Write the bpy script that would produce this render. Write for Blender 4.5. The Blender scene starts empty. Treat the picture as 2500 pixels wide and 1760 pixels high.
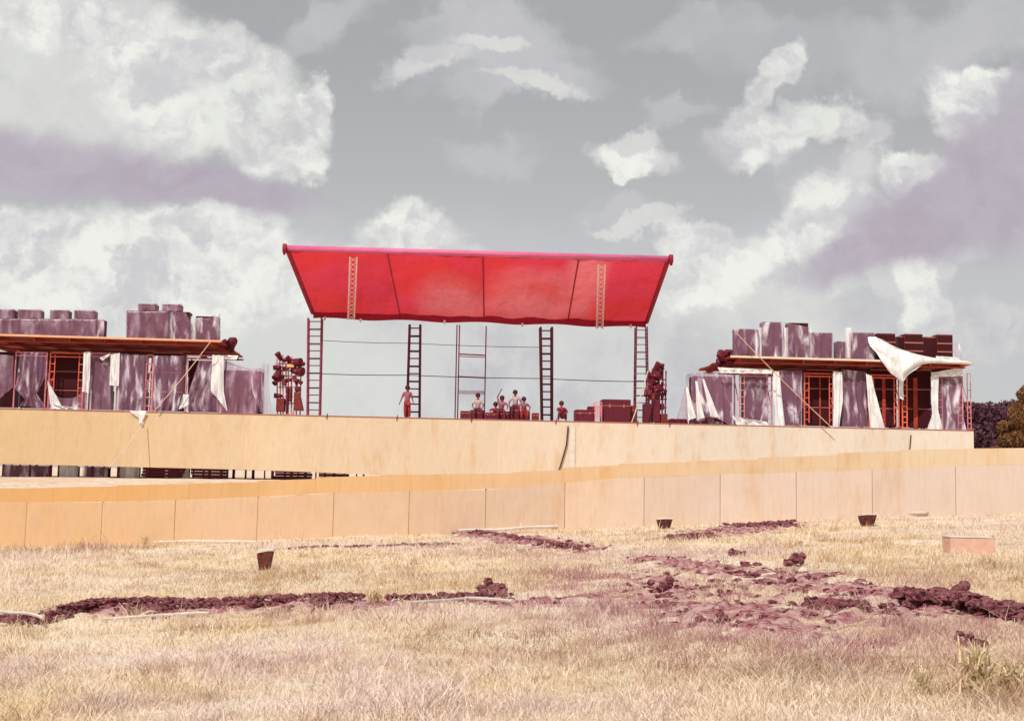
import bpy, math, random
import numpy as np
from mathutils import Vector, Matrix, noise as mnoise
R = math.radians
sc = bpy.context.scene
COL = sc.collection
random.seed(7); rng = np.random.default_rng(7)

# ------------------------------------------------------------------ camera
FL = 1.2195                       # focal length / picture width
EYE = 1.65
cam_d = bpy.data.cameras.new('camera'); cam_o = bpy.data.objects.new('camera', cam_d); COL.objects.link(cam_o)
cam_d.sensor_width = 36; cam_d.lens = 36*FL; cam_d.clip_start = .1; cam_d.clip_end = 9000
CAMR = Matrix.Rotation(math.pi/2 + R(5.24), 3, 'X') @ Matrix.Rotation(R(1.03), 3, 'Z')
cam_o.matrix_world = Matrix.Translation((0, 0, EYE)) @ CAMR.to_4x4()
sc.camera = cam_o

# ------------------------------------------------------------------ light and exposure
SUN_EL, SUN_AZ = R(52), R(205)    # azimuth clockwise from +Y: the sun stands behind the camera, to its left
sun_d = bpy.data.lights.new('sun', 'SUN'); sun_d.energy = 4.2; sun_d.angle = R(.5); sun_d.color = (1, .95, .88)
sun_o = bpy.data.objects.new('sun', sun_d); COL.objects.link(sun_o)
sdir = Vector((math.sin(SUN_AZ)*math.cos(SUN_EL), math.cos(SUN_AZ)*math.cos(SUN_EL), math.sin(SUN_EL)))
sun_o.rotation_euler = sdir.to_track_quat('Z', 'Y').to_euler()
sc.view_settings.view_transform = 'Standard'; sc.view_settings.look = 'None'
sc.view_settings.exposure = 0.0; sc.view_settings.gamma = 1

def ray(px, py):
    d = Vector(((px/2500-.5)/FL, (.5-py/1760)*(720/1024)/FL, -1))
    return (CAMR @ d)

# ------------------------------------------------------------------ node helper
class NT:
    def __init__(s, tree): s.t = tree; s.n = tree.nodes; s.l = tree.links; s.n.clear()
    def new(s, typ, ins=None, **kw):
        n = s.n.new(typ)
        for k, v in kw.items(): setattr(n, k, v)
        for k, v in (ins or {}).items():
            i = n.inputs[k]
            if isinstance(v, bpy.types.NodeSocket): s.l.new(v, i)
            elif isinstance(v, tuple) and isinstance(v[0], bpy.types.Node): s.l.new(v[0].outputs[v[1]], i)
            elif isinstance(v, bpy.types.Node): s.l.new(v.outputs[0], i)
            else: i.default_value = v
        return n
    def math(s, op, a, b=None, c=None):
        ins = {0: a}
        if b is not None: ins[1] = b
        if c is not None: ins[2] = c
        return s.new('ShaderNodeMath', ins, operation=op)
    def mix(s, f, a, b):
        def c4(v): return (*v, 1) if isinstance(v, tuple) and len(v) == 3 and isinstance(v[0], (int, float)) else v
        n = s.new('ShaderNodeMix', {0: f, 6: c4(a), 7: c4(b)}, data_type='RGBA')
        return n.outputs[2]
    def ramp(s, f, a, b, lo=0., hi=1.):
        return s.new('ShaderNodeMapRange', {0: f, 1: a, 2: b, 3: lo, 4: hi}, interpolation_type='SMOOTHSTEP').outputs[0]

# ------------------------------------------------------------------ sky
def make_world():
    w = bpy.data.worlds.new('World'); sc.world = w; w.use_nodes = True
    t = NT(w.node_tree)
    tc = t.new('ShaderNodeTexCoord')
    sky = t.new('ShaderNodeTexSky', sky_type='NISHITA'); sky.sun_disc = False
    sky.sun_elevation = SUN_EL; sky.sun_rotation = SUN_AZ; sky.air_density = 1.2; sky.dust_density = 3
    bw = t.new('ShaderNodeHueSaturation', {'Saturation': .10, 'Value': 1.0, 'Color': sky})
    # gnomonic sky coordinates about +Y: (x/y, z/y)
    sp = t.new('ShaderNodeSeparateXYZ', {0: (tc, 'Generated')})
    yy = t.math('MAXIMUM', (sp, 1), .08)
    gx = t.math('DIVIDE', (sp, 0), yy); gz = t.math('DIVIDE', (sp, 2), yy)
    p = t.new('ShaderNodeCombineXYZ', {0: gx, 1: gz, 2: 0.})
    def distort(amp, scale, det, src):
        n = t.new('ShaderNodeTexNoise', {'Vector': src, 'Scale': scale, 'Detail': det, 'Roughness': .62})
        v = t.new('ShaderNodeVectorMath', {0: (n, 'Color'), 1: (.5, .5, .5)}, operation='SUBTRACT')
        v = t.new('ShaderNodeVectorMath', {0: v, 'Scale': amp}, operation='SCALE')
        return t.new('ShaderNodeVectorMath', {0: src, 1: v}, operation='ADD')
    pd = distort(.15, 8, 8, p)
    def G(px, py):
        d = ray(px*1.0893, py*1.0893); return d.x/d.y, d.z/d.y
    def field(blobs, src):
        acc = None
        for (cx, cy, rx, ry, rot) in blobs:
            x, z = G(cx, cy); k = 1/2800
            m = t.new('ShaderNodeMapping', {'Vector': src, 'Location': (x, z, 0), 'Rotation': (0, 0, R(rot-1)), 'Scale': (rx*k*1.12, ry*k*1.15, 1)}, vector_type='TEXTURE')
            ln = t.new('ShaderNodeVectorMath', {0: m}, operation='LENGTH')
            v = t.math('SUBTRACT', 1., (ln, 'Value'))
            acc = v if acc is None else t.math('SMOOTH_MAX', acc, v, .15)
        return acc
    soft = [(1415, 335, 105, 48, 0), (120, 50, 380, 140, 0), (450, 60, 140, 70, -15), (180, 250, 340, 150, 0), (250, 700, 640, 160, 0), (1020, 575, 80, 50, -20),
            (1690, 300, 90, 75, 0), (1930, 350, 55, 70, 0), (1880, 400, 120, 60, 0), (1700, 610, 300, 90, 8), (2050, 650, 60, 80, 0), (1500, 760, 560, 150, 0), (900, 820, 500, 130, 0),
            (2130, 560, 90, 30, 10), (960, 115, 90, 50, 25), (1090, 60, 90, 30, -8), (1190, 185, 120, 26, 0), (1400, 480, 90, 26, 12), (2260, 760, 200, 60, 0)]
    hard = [(430, 190, 260, 130, -12), (150, 60, 250, 70, 0), (620, 310, 120, 95, 0), (690, 240, 55, 62, 0), (660, 370, 70, 40, 0),
            (320, 560, 350, 115, 0), (250, 620, 400, 130, 0), (600, 640, 170, 90, 0), (80, 570, 170, 105, 15), (560, 600, 150, 110, -20), (180, 500, 110, 50, 0), (430, 490, 110, 50, 0),
            (920, 525, 130, 76, 0), (830, 560, 100, 56, 15), (1000, 560, 80, 40, 0), (1418, 352, 74, 34, 0), (1748, 165, 46, 92, -24), (1690, 285, 70, 62, 0), (1850, 268, 95, 56, 15), (1790, 300, 60, 50, 0),
            (2150, 240, 84, 88, 0), (2225, 185, 70, 56, 35), (2040, 392, 72, 48, 0), (1900, 480, 130, 72, 0), (1660, 620, 230, 70, 5), (1790, 545, 120, 60, 10), (1560, 550, 80, 56, 0), (2060, 630, 46, 60, 0), (2080, 690, 70, 45, 0)]
    veil = [(960, 110, 130, 80, 25), (1090, 60, 130, 60, -10), (1190, 180, 150, 50, 0), (1100, 130, 220, 100, 0), (740, 25, 110, 60, 0),
            (1900, 80, 460, 120, 0), (1560, 60, 200, 60, 10), (1400, 480, 130, 50, 12), (1820, 400, 190, 130, 0), (1200, 680, 1500, 200, 0),
            (560, 120, 100, 70, 0), (1500, 230, 90, 40, 0), (1100, 330, 160, 60, 0), (2200, 60, 220, 80, 0)]
    dark = [(140, 370, 420, 80, -6), (450, 412, 270, 46, -9), (2260, 410, 200, 160, 20), (2110, 480, 230, 90, 25), (1960, 565, 230, 50, 18),
            (2290, 260, 60, 120, 0)]
    fs_ = field(soft, pd); fh = field(hard, distort(.085, 15, 9, p)); fv = field(veil, distort(.2, 6, 6, p)); fd = field(dark, distort(.06, 8, 6, p))
    # clouds for the rest of the sky, away from the photographed part
    n3 = t.new('ShaderNodeTexNoise', {'Vector': (tc, 'Generated'), 'Scale': 3., 'Detail': 7, 'Roughness': .6})
    away = t.ramp(t.math('ABSOLUTE', gx), .5, .75)
    up = t.ramp(gz, .55, .8); yneg = t.ramp((sp, 1), .1, .0)
    away = t.math('MAXIMUM', t.math('MAXIMUM', away, up), yneg)
    gen = t.math('MULTIPLY', t.ramp((n3, 0), .45, .6), away)
    # billow relief: the same noise sampled twice, towards the sun and away from it
    def bil(src, sc_): return t.new('ShaderNodeTexNoise', {'Vector': src, 'Scale': sc_, 'Detail': 5, 'Roughness': .5})
    p2 = t.new('ShaderNodeVectorMath', {0: pd, 1: (-.006, .013, 0)}, operation='ADD')
    rel = t.math('SUBTRACT', bil(pd, 13), bil(p2, 13))
    rel = t.ramp(t.math('MULTIPLY_ADD', rel, 3.2, .5), .2, .8)
    nl = t.new('ShaderNodeTexNoise', {'Vector': p, 'Scale': 5, 'Detail': 5, 'Roughness': .55})
    aw = t.math('MAXIMUM', t.ramp(fs_, -.1, .4), gen)
    ah = t.math('MULTIPLY', t.ramp(fh, -.10, .34), t.ramp((nl, 0), .30, .50, .75, 1.))
    av = t.math('MULTIPLY', t.ramp(fv, .0, .6), t.ramp((nl, 0), .36, .60, .35, .95))
    ad = t.math('MULTIPLY', t.ramp(fd, -.2, .5), .95)
    hz = t.ramp(gz, .0, .38)
    base = t.mix(hz, (.66, .67, .67), (.40, .415, .43))
    skyc = t.new('ShaderNodeVectorMath', {0: bw, 'Scale': .10}, operation='SCALE')
    base = t.mix(.2, base, skyc)
    cs = t.mix(t.ramp((nl, 0), .36, .62), (.545, .535, .57), (.68, .69, .665))
    cs = t.mix(t.math('MULTIPLY', rel, .5), cs, (.74, .75, .72))
    ch = t.mix(rel, (.62, .615, .635), (.86, .875, .82))
    ch = t.mix(t.ramp(fh, .0, .5, .35, 0), ch, (.88, .89, .84))
    c = t.mix(av, base, (.56, .56, .59))
    c = t.mix(aw, c, cs)
    c = t.mix(ah, c, ch)
    dk = t.mix(t.ramp((nl, 0), .3, .7), (.43, .365, .45), (.50, .465, .52))
    c = t.mix(ad, c, t.mix(t.math('MULTIPLY', rel, .25), dk, (.6, .57, .62)))
    bg = t.new('ShaderNodeBackground', {'Color': c, 'Strength': 1.0})
    t.new('ShaderNodeOutputWorld', {'Surface': bg})
make_world()

# ------------------------------------------------------------------ materials
MATS = {}
def mat(name, c1, c2=None, scale=3., rough=.8, bump=0., stretch=(1, 1, 1), metal=0., c3=None, lo=.38, hi=.62, sub=None):
    m = bpy.data.materials.new(name); m.use_nodes = True; t = NT(m.node_tree)
    tc = t.new('ShaderNodeTexCoord')
    oi = t.new('ShaderNodeObjectInfo')
    mp = t.new('ShaderNodeMapping', {'Vector': (tc, 'Object'), 'Scale': stretch, 'Location': t.new('ShaderNodeCombineXYZ', {0: t.math('MULTIPLY', (oi, 'Random'), 37.), 1: (oi, 'Random')})})
    n = t.new('ShaderNodeTexNoise', {'Vector': mp, 'Scale': scale, 'Detail': 6, 'Roughness': .65})
    col = t.mix(t.ramp((n, 0), lo, hi), c1, c2 or tuple(x*.8 for x in c1))
    if c3:
        n2 = t.new('ShaderNodeTexNoise', {'Vector': (tc, 'Object'), 'Scale': scale*.23, 'Detail': 4})
        col = t.mix(t.ramp((n2, 0), .5, .68), col, c3)
    hv = t.new('ShaderNodeHueSaturation', {'Color': col, 'Value': t.math('MULTIPLY_ADD', (oi, 'Random'), .2, .9)})
    b = t.new('ShaderNodeBsdfPrincipled', {'Base Color': hv, 'Roughness': rough, 'Metallic': metal})
    b.inputs['Specular IOR Level'].default_value = .3
    if bump:
        bp = t.new('ShaderNodeBump', {'Height': (n, 0), 'Strength': bump, 'Distance': .05}); t.l.new(bp.outputs[0], b.inputs['Normal'])
    t.new('ShaderNodeOutputMaterial', {'Surface': b})
    MATS[name] = m; return m

M = MATS
mat('ply_orange', (.58, .37, .19), (.54, .34, .18), 2.2, .85, .1, (1, 1, 3), c3=(.58, .42, .26))
mat('ply_pink', (.56, .43, .33), (.53, .40, .31), 1.6, .85, .1, (1, 1, .5), c3=(.58, .42, .29))
mat('ply_skirt', (.60, .49, .38), (.57, .46, .35), 1.2, .85, .1, (1, 1, .35), c3=(.58, .43, .29))
mat('ply_skirt_warm', (.59, .45, .29), (.56, .42, .27), 1.2, .85, .1, (1, 1, .35), c3=(.57, .38, .21))
mat('ply_skirt_pale', (.61, .56, .46), (.58, .51, .41), 1.2, .85, .1, (1, 1, .35), c3=(.60, .48, .36))
mat('seam', (.36, .16, .12), None, 4)
mat('plank_edge', (.75, .36, .18), (.72, .44, .26), 3, .8, .1, (.3, 1, 1))
mat('plank_pale', (.75, .62, .48), (.72, .5, .35), 3, .8, .1, (.3, 1, 1))
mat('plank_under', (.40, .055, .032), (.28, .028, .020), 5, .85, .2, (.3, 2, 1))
mat('cab', (.085, .010, .016), (.050, .005, .010), 5, .6, .1)
mat('cab_brown', (.13, .018, .012), (.08, .008, .008), 5, .6, .1)
mat('grille', (.035, .003, .006), (.05, .005, .007), 60, .95, .3)
mat('trim', (.42, .12, .10), None, 8, .6)
mat('pipe_orange', (.78, .14, .08), (.62, .10, .07), 6, .5)
mat('pipe_pink', (.70, .26, .28), (.58, .17, .20), 6, .5)
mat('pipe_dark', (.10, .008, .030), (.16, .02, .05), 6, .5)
mat('pipe_rose', (.34, .06, .12), (.24, .03, .08), 6, .5)
mat('truss_light', (.92, .70, .72), (.85, .62, .64), 6, .5)
mat('maroon', (.36, .012, .040), (.28, .008, .030), 4, .7)
mat('pinktube', (.58, .13, .26), (.52, .09, .20), 3, .6, 0, (.2, 1, 1))
mat('wire', (.10, .02, .05), None, 3)
mat('rope', (.72, .42, .34), None, 3)
mat('rope_white', (.62, .54, .48), (.54, .44, .38), 3)
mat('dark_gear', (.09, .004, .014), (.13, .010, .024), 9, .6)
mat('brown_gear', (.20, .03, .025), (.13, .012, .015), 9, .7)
mat('yellow', (.75, .42, .2), None, 5)
mat('skin', (.24, .07, .07), (.19, .05, .055), 20, .6)
mat('hair', (.06, .006, .012), None, 20, .7)
mat('shirt_white', (.55, .44, .45), (.40, .28, .30), 10)
mat('shirt_pink', (.36, .12, .15), (.26, .07, .10), 10)
mat('shirt_red', (.30, .02, .04), (.2, .012, .03), 10)
mat('cloth_red', (.38, .03, .03), (.25, .02, .02), 10)
mat('cloth_maroon', (.18, .02, .035), (.12, .01, .02), 10)
mat('box_pink', (.60, .37, .29), (.55, .32, .25), 4)
mat('box_white', (.70, .62, .54), (.62, .54, .46), 4)
mat('soil', (.27, .075, .085), (.13, .028, .038), 6, .95, .6, c3=(.33, .12, .12))
mat('bark', (.13, .06, .04), (.08, .03, .03), 8, .9, .4, (3, 3, .5))
mat('stake', (.07, .012, .010), (.14, .04, .03), 8)

def mat_soil():
    m = bpy.data.materials.new('soil'); m.use_nodes = True; t = NT(m.node_tree); g = t.new('ShaderNodeNewGeometry')
    def N(s, d=6): return (t.new('ShaderNodeTexNoise', {'Vector': (g, 'Position'), 'Scale': s, 'Detail': d, 'Roughness': .7}), 0)
    c = t.mix(t.ramp(N(5), .40, .60), (.42, .155, .175), (.21, .055, .075))
    c = t.mix(t.ramp(N(17), .50, .60), c, (.44, .21, .19))
    c = t.mix(t.ramp(N(13, 3), .56, .62), c, (.10, .018, .030))
    c = t.mix(t.ramp(N(2.2), .58, .68, 0, .7), c, (.56, .38, .29))
    bp = t.new('ShaderNodeBump', {'Height': t.new('ShaderNodeTexNoise', {'Vector': (g, 'Position'), 'Scale': 16., 'Detail': 8, 'Roughness': .75}), 'Strength': 1., 'Distance': .10})
    t.new('ShaderNodeOutputMaterial', {'Surface': t.new('ShaderNodeBsdfDiffuse', {'Color': c, 'Normal': bp})}); M['soil'] = m
mat_soil()

def mat_ply(name, axis_, x0, x1, ca, cb, stain):
    """Plywood whose sheets run from one shade to another along the wall, with grain and stains."""
    m = bpy.data.materials.new(name); m.use_nodes = True; t = NT(m.node_tree); tc = t.new('ShaderNodeTexCoord'); oi = t.new('ShaderNodeObjectInfo')
    sp = t.new('ShaderNodeSeparateXYZ', {0: (tc, 'Object')})
    def N(s, d, st): return (t.new('ShaderNodeTexNoise', {'Vector': t.new('ShaderNodeMapping', {'Vector': (tc, 'Object'), 'Scale': st}), 'Scale': s, 'Detail': d, 'Roughness': .65}), 0)
    f = t.new('ShaderNodeMapRange', {0: t.math('ADD', (sp, 0), t.math('MULTIPLY_ADD', N(.25, 3, (1, 1, 1)), 16., -8.)), 1: x0, 2: x1}).outputs[0]
    c = t.mix(f, ca, cb)
    c = t.mix(t.ramp(N(1.1, 5, (1, 1, .3)), .5, .72, 0, .75), c, stain)
    c = t.mix(t.ramp(N(9, 6, (1, 1, .12)), .45, .75, 0, .25), c, tuple(x*.72 for x in stain))
    c = t.mix(t.ramp(N(26, 2, (1, 1, 1)), .70, .74, 0, .6), c, (.22, .10, .06))
    hv = t.new('ShaderNodeHueSaturation', {'Color': c, 'Value': t.math('MULTIPLY_ADD', (oi, 'Random'), .09, .955)})
    b = t.new('ShaderNodeBsdfPrincipled', {'Base Color': hv, 'Roughness': .85}); b.inputs['Specular IOR Level'].default_value = .2
    bp = t.new('ShaderNodeBump', {'Height': N(.6, 3, (1, 1, .6)), 'Strength': .35, 'Distance': .25}); t.l.new(bp.outputs[0], b.inputs['Normal'])
    t.new('ShaderNodeOutputMaterial', {'Surface': b}); M[name] = m
mat_ply('ply_stage', 0, -30, 14, (.62, .44, .25), (.62, .54, .46), (.57, .38, .22))
mat_ply('ply_fence', 0, -15, 12, (.60, .38, .21), (.60, .48, .41), (.57, .38, .25))
mat_ply('ply_strip', 0, -12, 14, (.60, .34, .14), (.61, .47, .33), (.57, .33, .15))

def leafmat(name, c1, c2, c3, scale, up=.0, trans=.25):
    m = bpy.data.materials.new(name); m.use_nodes = True; t = NT(m.node_tree)
    g = t.new('ShaderNodeNewGeometry'); at = t.new('ShaderNodeAttribute', attribute_name='rnd')
    n = t.new('ShaderNodeTexNoise', {'Vector': (g, 'Position'), 'Scale': scale, 'Detail': 5, 'Roughness': .6})
    n2 = t.new('ShaderNodeTexNoise', {'Vector': (g, 'Position'), 'Scale': scale*3.1, 'Detail': 5, 'Roughness': .6})
    c = t.mix(t.ramp((n, 0), .42, .60), c1, c2); c = t.mix(t.ramp((n2, 0), .50, .66), c, c3)
    if name == 'grass':
        n3 = t.new('ShaderNodeTexNoise', {'Vector': (g, 'Position'), 'Scale': .11, 'Detail': 3})
        c = t.mix(t.ramp((n3, 0), .45, .6, 0, .75), c, (.74, .60, .54))
        c = t.mix((t.new('ShaderNodeAttribute', attribute_name='pale'), 'Fac'), c, (.76, .62, .58))
        c = t.mix((t.new('ShaderNodeAttribute', attribute_name='brown'), 'Fac'), c, (.42, .27, .15))
        c = t.mix((t.new('ShaderNodeAttribute', attribute_name='soil'), 'Fac'), c, (.42, .21, .24))
        c = t.mix(t.ramp((at, 'Fac'), .95, .955, 0, .7), c, (.24, .11, .07))
    hv = t.new('ShaderNodeHueSaturation', {'Color': c, 'Value': t.math('MULTIPLY_ADD', (at, 'Fac'), .36, .82)})
    d = t.new('ShaderNodeBsdfDiffuse', {'Color': hv}); tr = t.new('ShaderNodeBsdfTranslucent', {'Color': hv})
    t.new('ShaderNodeOutputMaterial', {'Surface': t.new('ShaderNodeMixShader', {0: trans, 1: d, 2: tr})})
    M[name] = m
leafmat('grass', (.81, .67, .52), (.75, .59, .38), (.46, .29, .16), .38)
leafmat('weed', (.64, .50, .30), (.68, .56, .38), (.52, .32, .20), 3)
leafmat('wood_far', (.15, .07, .10), (.12, .05, .075), (.17, .08, .085), .12)
leafmat('leaf_brown', (.24, .12, .05), (.17, .075, .04), (.30, .17, .08), .7)

def mat_ground():
    m = bpy.data.materials.new('ground'); m.use_nodes = True; t = NT(m.node_tree)
    g = t.new('ShaderNodeNewGeometry'); at = t.new('ShaderNodeAttribute', attribute_name='soil')
    def N(s, d=6, st=(1, 1, 1)):
        mp = t.new('ShaderNodeMapping', {'Vector': (g, 'Position'), 'Scale': st})
        return (t.new('ShaderNodeTexNoise', {'Vector': mp, 'Scale': s, 'Detail': d, 'Roughness': .65}), 0)
    c = t.mix(t.ramp(N(.33), .42, .60), (.76, .63, .49), (.68, .52, .34))
    c = t.mix(t.ramp(N(1.5), .53, .7), c, (.38, .24, .15))
    c = t.mix(t.ramp(N(9), .45, .7, 0, .5), c, (.70, .60, .50)); c = t.mix(t.ramp(N(23), .56, .64, 0, .7), c, (.34, .18, .13))
    s = t.mix(t.ramp(N(3), .4, .62), (.36, .13, .15), (.56, .35, .32))
    s = t.mix(t.ramp(N(11), .5, .66), s, (.11, .02, .035)); s = t.mix(t.ramp(N(17), .55, .65), s, (.58, .42, .34))
    f = t.math('ADD', (at, 'Fac'), t.math('MULTIPLY_ADD', t.new('ShaderNodeTexNoise', {'Vector': (g, 'Position'), 'Scale': 2.2, 'Detail': 7, 'Roughness': .7}), 1.3, -.65))
    c = t.mix(t.ramp(f, .35, .75), c, s)
    bp = t.new('ShaderNodeBump', {'Height': t.new('ShaderNodeTexNoise', {'Vector': (g, 'Position'), 'Scale': 7., 'Detail': 8, 'Roughness': .7}), 'Strength': .9, 'Distance': .08})
    b = t.new('ShaderNodeBsdfDiffuse', {'Color': c, 'Normal': bp})
    t.new('ShaderNodeOutputMaterial', {'Surface': b}); M['ground'] = m
mat_ground()

def mat_plastic(name, c1, c2, a0, a1, st, lo=.35, hi=.65, ro=.6):
    m = bpy.data.materials.new(name); m.use_nodes = True; t = NT(m.node_tree)
    tc = t.new('ShaderNodeTexCoord'); oi = t.new('ShaderNodeObjectInfo')
    mp = t.new('ShaderNodeMapping', {'Vector': (tc, 'Object'), 'Scale': st, 'Rotation': (0, R(12), 0), 'Location': t.new('ShaderNodeCombineXYZ', {0: t.math('MULTIPLY', (oi, 'Random'), 50.)})})
    n = t.new('ShaderNodeTexNoise', {'Vector': mp, 'Scale': 1.6, 'Detail': 4, 'Roughness': ro, 'Distortion': .5})
    f = t.ramp((n, 0), lo, hi)
    b = t.new('ShaderNodeBsdfPrincipled', {'Base Color': t.mix(f, c1, c2), 'Roughness': .22, 'Alpha': t.math('MULTIPLY_ADD', f, a1-a0, a0)})
    bp = t.new('ShaderNodeBump', {'Height': (n, 0), 'Strength': .8, 'Distance': .15}); t.l.new(bp.outputs[0], b.inputs['Normal'])
    t.new('ShaderNodeOutputMaterial', {'Surface': b}); M[name] = m
mat_plastic('film', (.44, .22, .34), (.82, .78, .86), .30, .88, (1.2, 1.2, .40), .46, .74, .5)
mat_plastic('film_thin', (.42, .20, .30), (.60, .44, .56), .30, .58, (1, 1, .35), .4, .75)
mat_plastic('film_white', (.66, .64, .66), (.76, .76, .75), .88, 1., (1.5, 1.5, .5))

def mat_canopy():
    m = bpy.data.materials.new('canopy'); m.use_nodes = True; t = NT(m.node_tree)
    tc = t.new('ShaderNodeTexCoord')
    n = t.new('ShaderNodeTexNoise', {'Vector': (tc, 'Object'), 'Scale': .22, 'Detail': 5})
    n2 = t.new('ShaderNodeTexNoise', {'Vector': (tc, 'Object'), 'Scale': 2.5, 'Detail': 4})
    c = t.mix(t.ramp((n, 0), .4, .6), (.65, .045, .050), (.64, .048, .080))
    sun_patch = t.new('ShaderNodeAttribute', attribute_name='sun_patch')
    c = t.mix(t.math('MULTIPLY', (sun_patch, 'Fac'), t.ramp((n, 0), .3, .65, .25, .62)), c, (.76, .24, .24))  # sunlight showing through the canvas, painted into its colour as paler patches
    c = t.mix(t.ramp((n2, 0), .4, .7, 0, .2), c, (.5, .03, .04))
    n4 = t.new('ShaderNodeTexNoise', {'Vector': t.new('ShaderNodeMapping', {'Vector': (tc, 'Object'), 'Scale': (1, .25, 1)}), 'Scale': 1.1, 'Detail': 4, 'Distortion': .6})
    bp = t.new('ShaderNodeBump', {'Height': n4, 'Strength': .55, 'Distance': .3})
    d = t.new('ShaderNodeBsdfDiffuse', {'Color': c, 'Normal': bp}); tr = t.new('ShaderNodeBsdfTranslucent', {'Color': c, 'Normal': bp})
    t.new('ShaderNodeOutputMaterial', {'Surface': t.new('ShaderNodeMixShader', {0: .55, 1: d, 2: tr})}); M['canopy'] = m
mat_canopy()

# ------------------------------------------------------------------ mesh helpers
class Frame:
    """Upright frame: u along, v away from the camera, z up."""
    def __init__(s, x, y, yaw): s.o = Vector((x, y, 0)); s.yaw = R(yaw); s.m = Matrix.Rotation(s.yaw, 3, 'Z'); s.mi = s.m.transposed()
    def px(s, px, py, v):
        d = s.mi @ ray(px, py); o = s.mi @ (Vector((0, 0, EYE))-s.o)
        k = (v-o.y)/d.y; return o+d*k
    def W(s, p): return s.o + s.m @ Vector(p)
    def L(s, p): return s.mi @ (Vector(p)-s.o)
ST = Frame(0, 80, 3.0)
FE = Frame(0, 40.4, -5.2)
WO = Frame(0, 0, 0)
GRP = None

def props(o, label=None, cat=None, group=None, kind=None):
    if label: o['label'] = label
    if cat: o['category'] = cat
    if group: o['group'] = group
    if kind: o['kind'] = kind
    return o
class Root:
    """Empty at a thing's base; parts are given in frame coordinates."""
    def __init__(s, name, base, label, cat, group=None, fr=ST):
        s.fr = fr; s.base = Vector(base); s.o = bpy.data.objects.new(name, None); COL.objects.link(s.o)
        s.o.location = fr.W(base); s.o.rotation_euler = (0, 0, fr.yaw); s.o.empty_display_size = .2
        props(s.o, label, cat, group)
class MB:
    def __init__(s): s.v = []; s.f = []; s.smooth = False
    def poly(s, vs, fs):
        b = len(s.v); s.v += [Vector(v) for v in vs]; s.f += [tuple(i+b for i in f) for f in fs]; return s
    def box(s, a, b, taper=None):
        (x0, y0, z0), (x1, y1, z1) = a, b
        return s.poly([(x0, y0, z0), (x1, y0, z0), (x1, y1, z0), (x0, y1, z0), (x0, y0, z1), (x1, y0, z1), (x1, y1, z1), (x0, y1, z1)],
                      [(0, 3, 2, 1), (4, 5, 6, 7), (0, 1, 5, 4), (1, 2, 6, 5), (2, 3, 7, 6), (3, 0, 4, 7)])
    def cbox(s, a, b, c=.03):
        """Box with chamfered vertical and horizontal edges."""
        (x0, y0, z0), (x1, y1, z1) = a, b; vs = []
        for z, i in ((z0, c), (z0+c, 0), (z1-c, 0), (z1, c)):
            for x, y in ((x0+i+c, y0+i), (x1-i-c, y0+i), (x1-i, y0+i+c), (x1-i, y1-i-c), (x1-i-c, y1-i), (x0+i+c, y1-i), (x0+i, y1-i-c), (x0+i, y0+i+c)): vs.append((x, y, z))
        fs = [tuple(range(7, -1, -1)), tuple(range(24, 32))]
        for r in range(3):
            for k in range(8): fs.append((r*8+k, r*8+(k+1) % 8, r*8+8+(k+1) % 8, r*8+8+k))
        return s.poly(vs, fs)
    def tube(s, p, q, r, n=6, r2=None):
        p, q = Vector(p), Vector(q); d = (q-p).normalized(); a = d.orthogonal().normalized(); b = d.cross(a); r2 = r if r2 is None else r2
        vs = [p+(a*math.cos(k*2*math.pi/n)+b*math.sin(k*2*math.pi/n))*r for k in range(n)] + [q+(a*math.cos(k*2*math.pi/n)+b*math.sin(k*2*math.pi/n))*r2 for k in range(n)]
        return s.poly(vs, [(k, (k+1) % n, n+(k+1) % n, n+k) for k in range(n)]+[tuple(range(n-1, -1, -1)), tuple(range(n, 2*n))])
    def path(s, pts, r, n=6):
        for a, b in zip(pts, pts[1:]): s.tube(a, b, r, n)
        return s
    def grid(s, fn, nu, nv):
        vs = [fn(i/nu, j/nv) for j in range(nv+1) for i in range(nu+1)]
        return s.poly(vs, [(j*(nu+1)+i, j*(nu+1)+i+1, (j+1)*(nu+1)+i+1, (j+1)*(nu+1)+i) for j in range(nv) for i in range(nu)])
    def ball(s, c, r, sx=1, sy=1, sz=1, n=8, j=0., seed=0):
        c = Vector(c); vs = []; m = n//2
        for a in range(m+1):
            th = math.pi*a/m
            for k in range(n):
                ph = 2*math.pi*k/n; d = Vector((math.sin(th)*math.cos(ph)*sx, math.sin(th)*math.sin(ph)*sy, math.cos(th)*sz))
                w = 1+j*mnoise.noise(d*1.7+Vector((seed, seed*2.3, 0))) if j else 1
                vs.append(c+d*r*w)
        return s.poly(vs, [(a*n+k, (a+1)*n+k, (a+1)*n+(k+1) % n, a*n+(k+1) % n) for a in range(m) for k in range(n)])
    def build(s, name, m, parent=None, label=None, smooth=False, fr=None):
        me = bpy.data.meshes.new(name); 
        if isinstance(parent, Root): base = parent.base; po = parent.o
        elif parent is not None: base = parent['_b']; base = Vector(base); po = parent
        else: base = Vector((0, 0, 0)); po = None
        vs = s.v
        if parent is None:
            vs = [(fr or ST).W(v) for v in vs]
        else: vs = [v-base for v in vs]
        me.from_pydata([tuple(v) for v in vs], [], s.f); me.materials.append(M[m] if isinstance(m, str) else m); me.update()
        if smooth or s.smooth: me.shade_smooth()
        o = bpy.data.objects.new(name, me); COL.objects.link(o)
        if po is not None: o.parent = po; o['_b'] = tuple(base)
        if label: o['label'] = label
        return o
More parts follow.
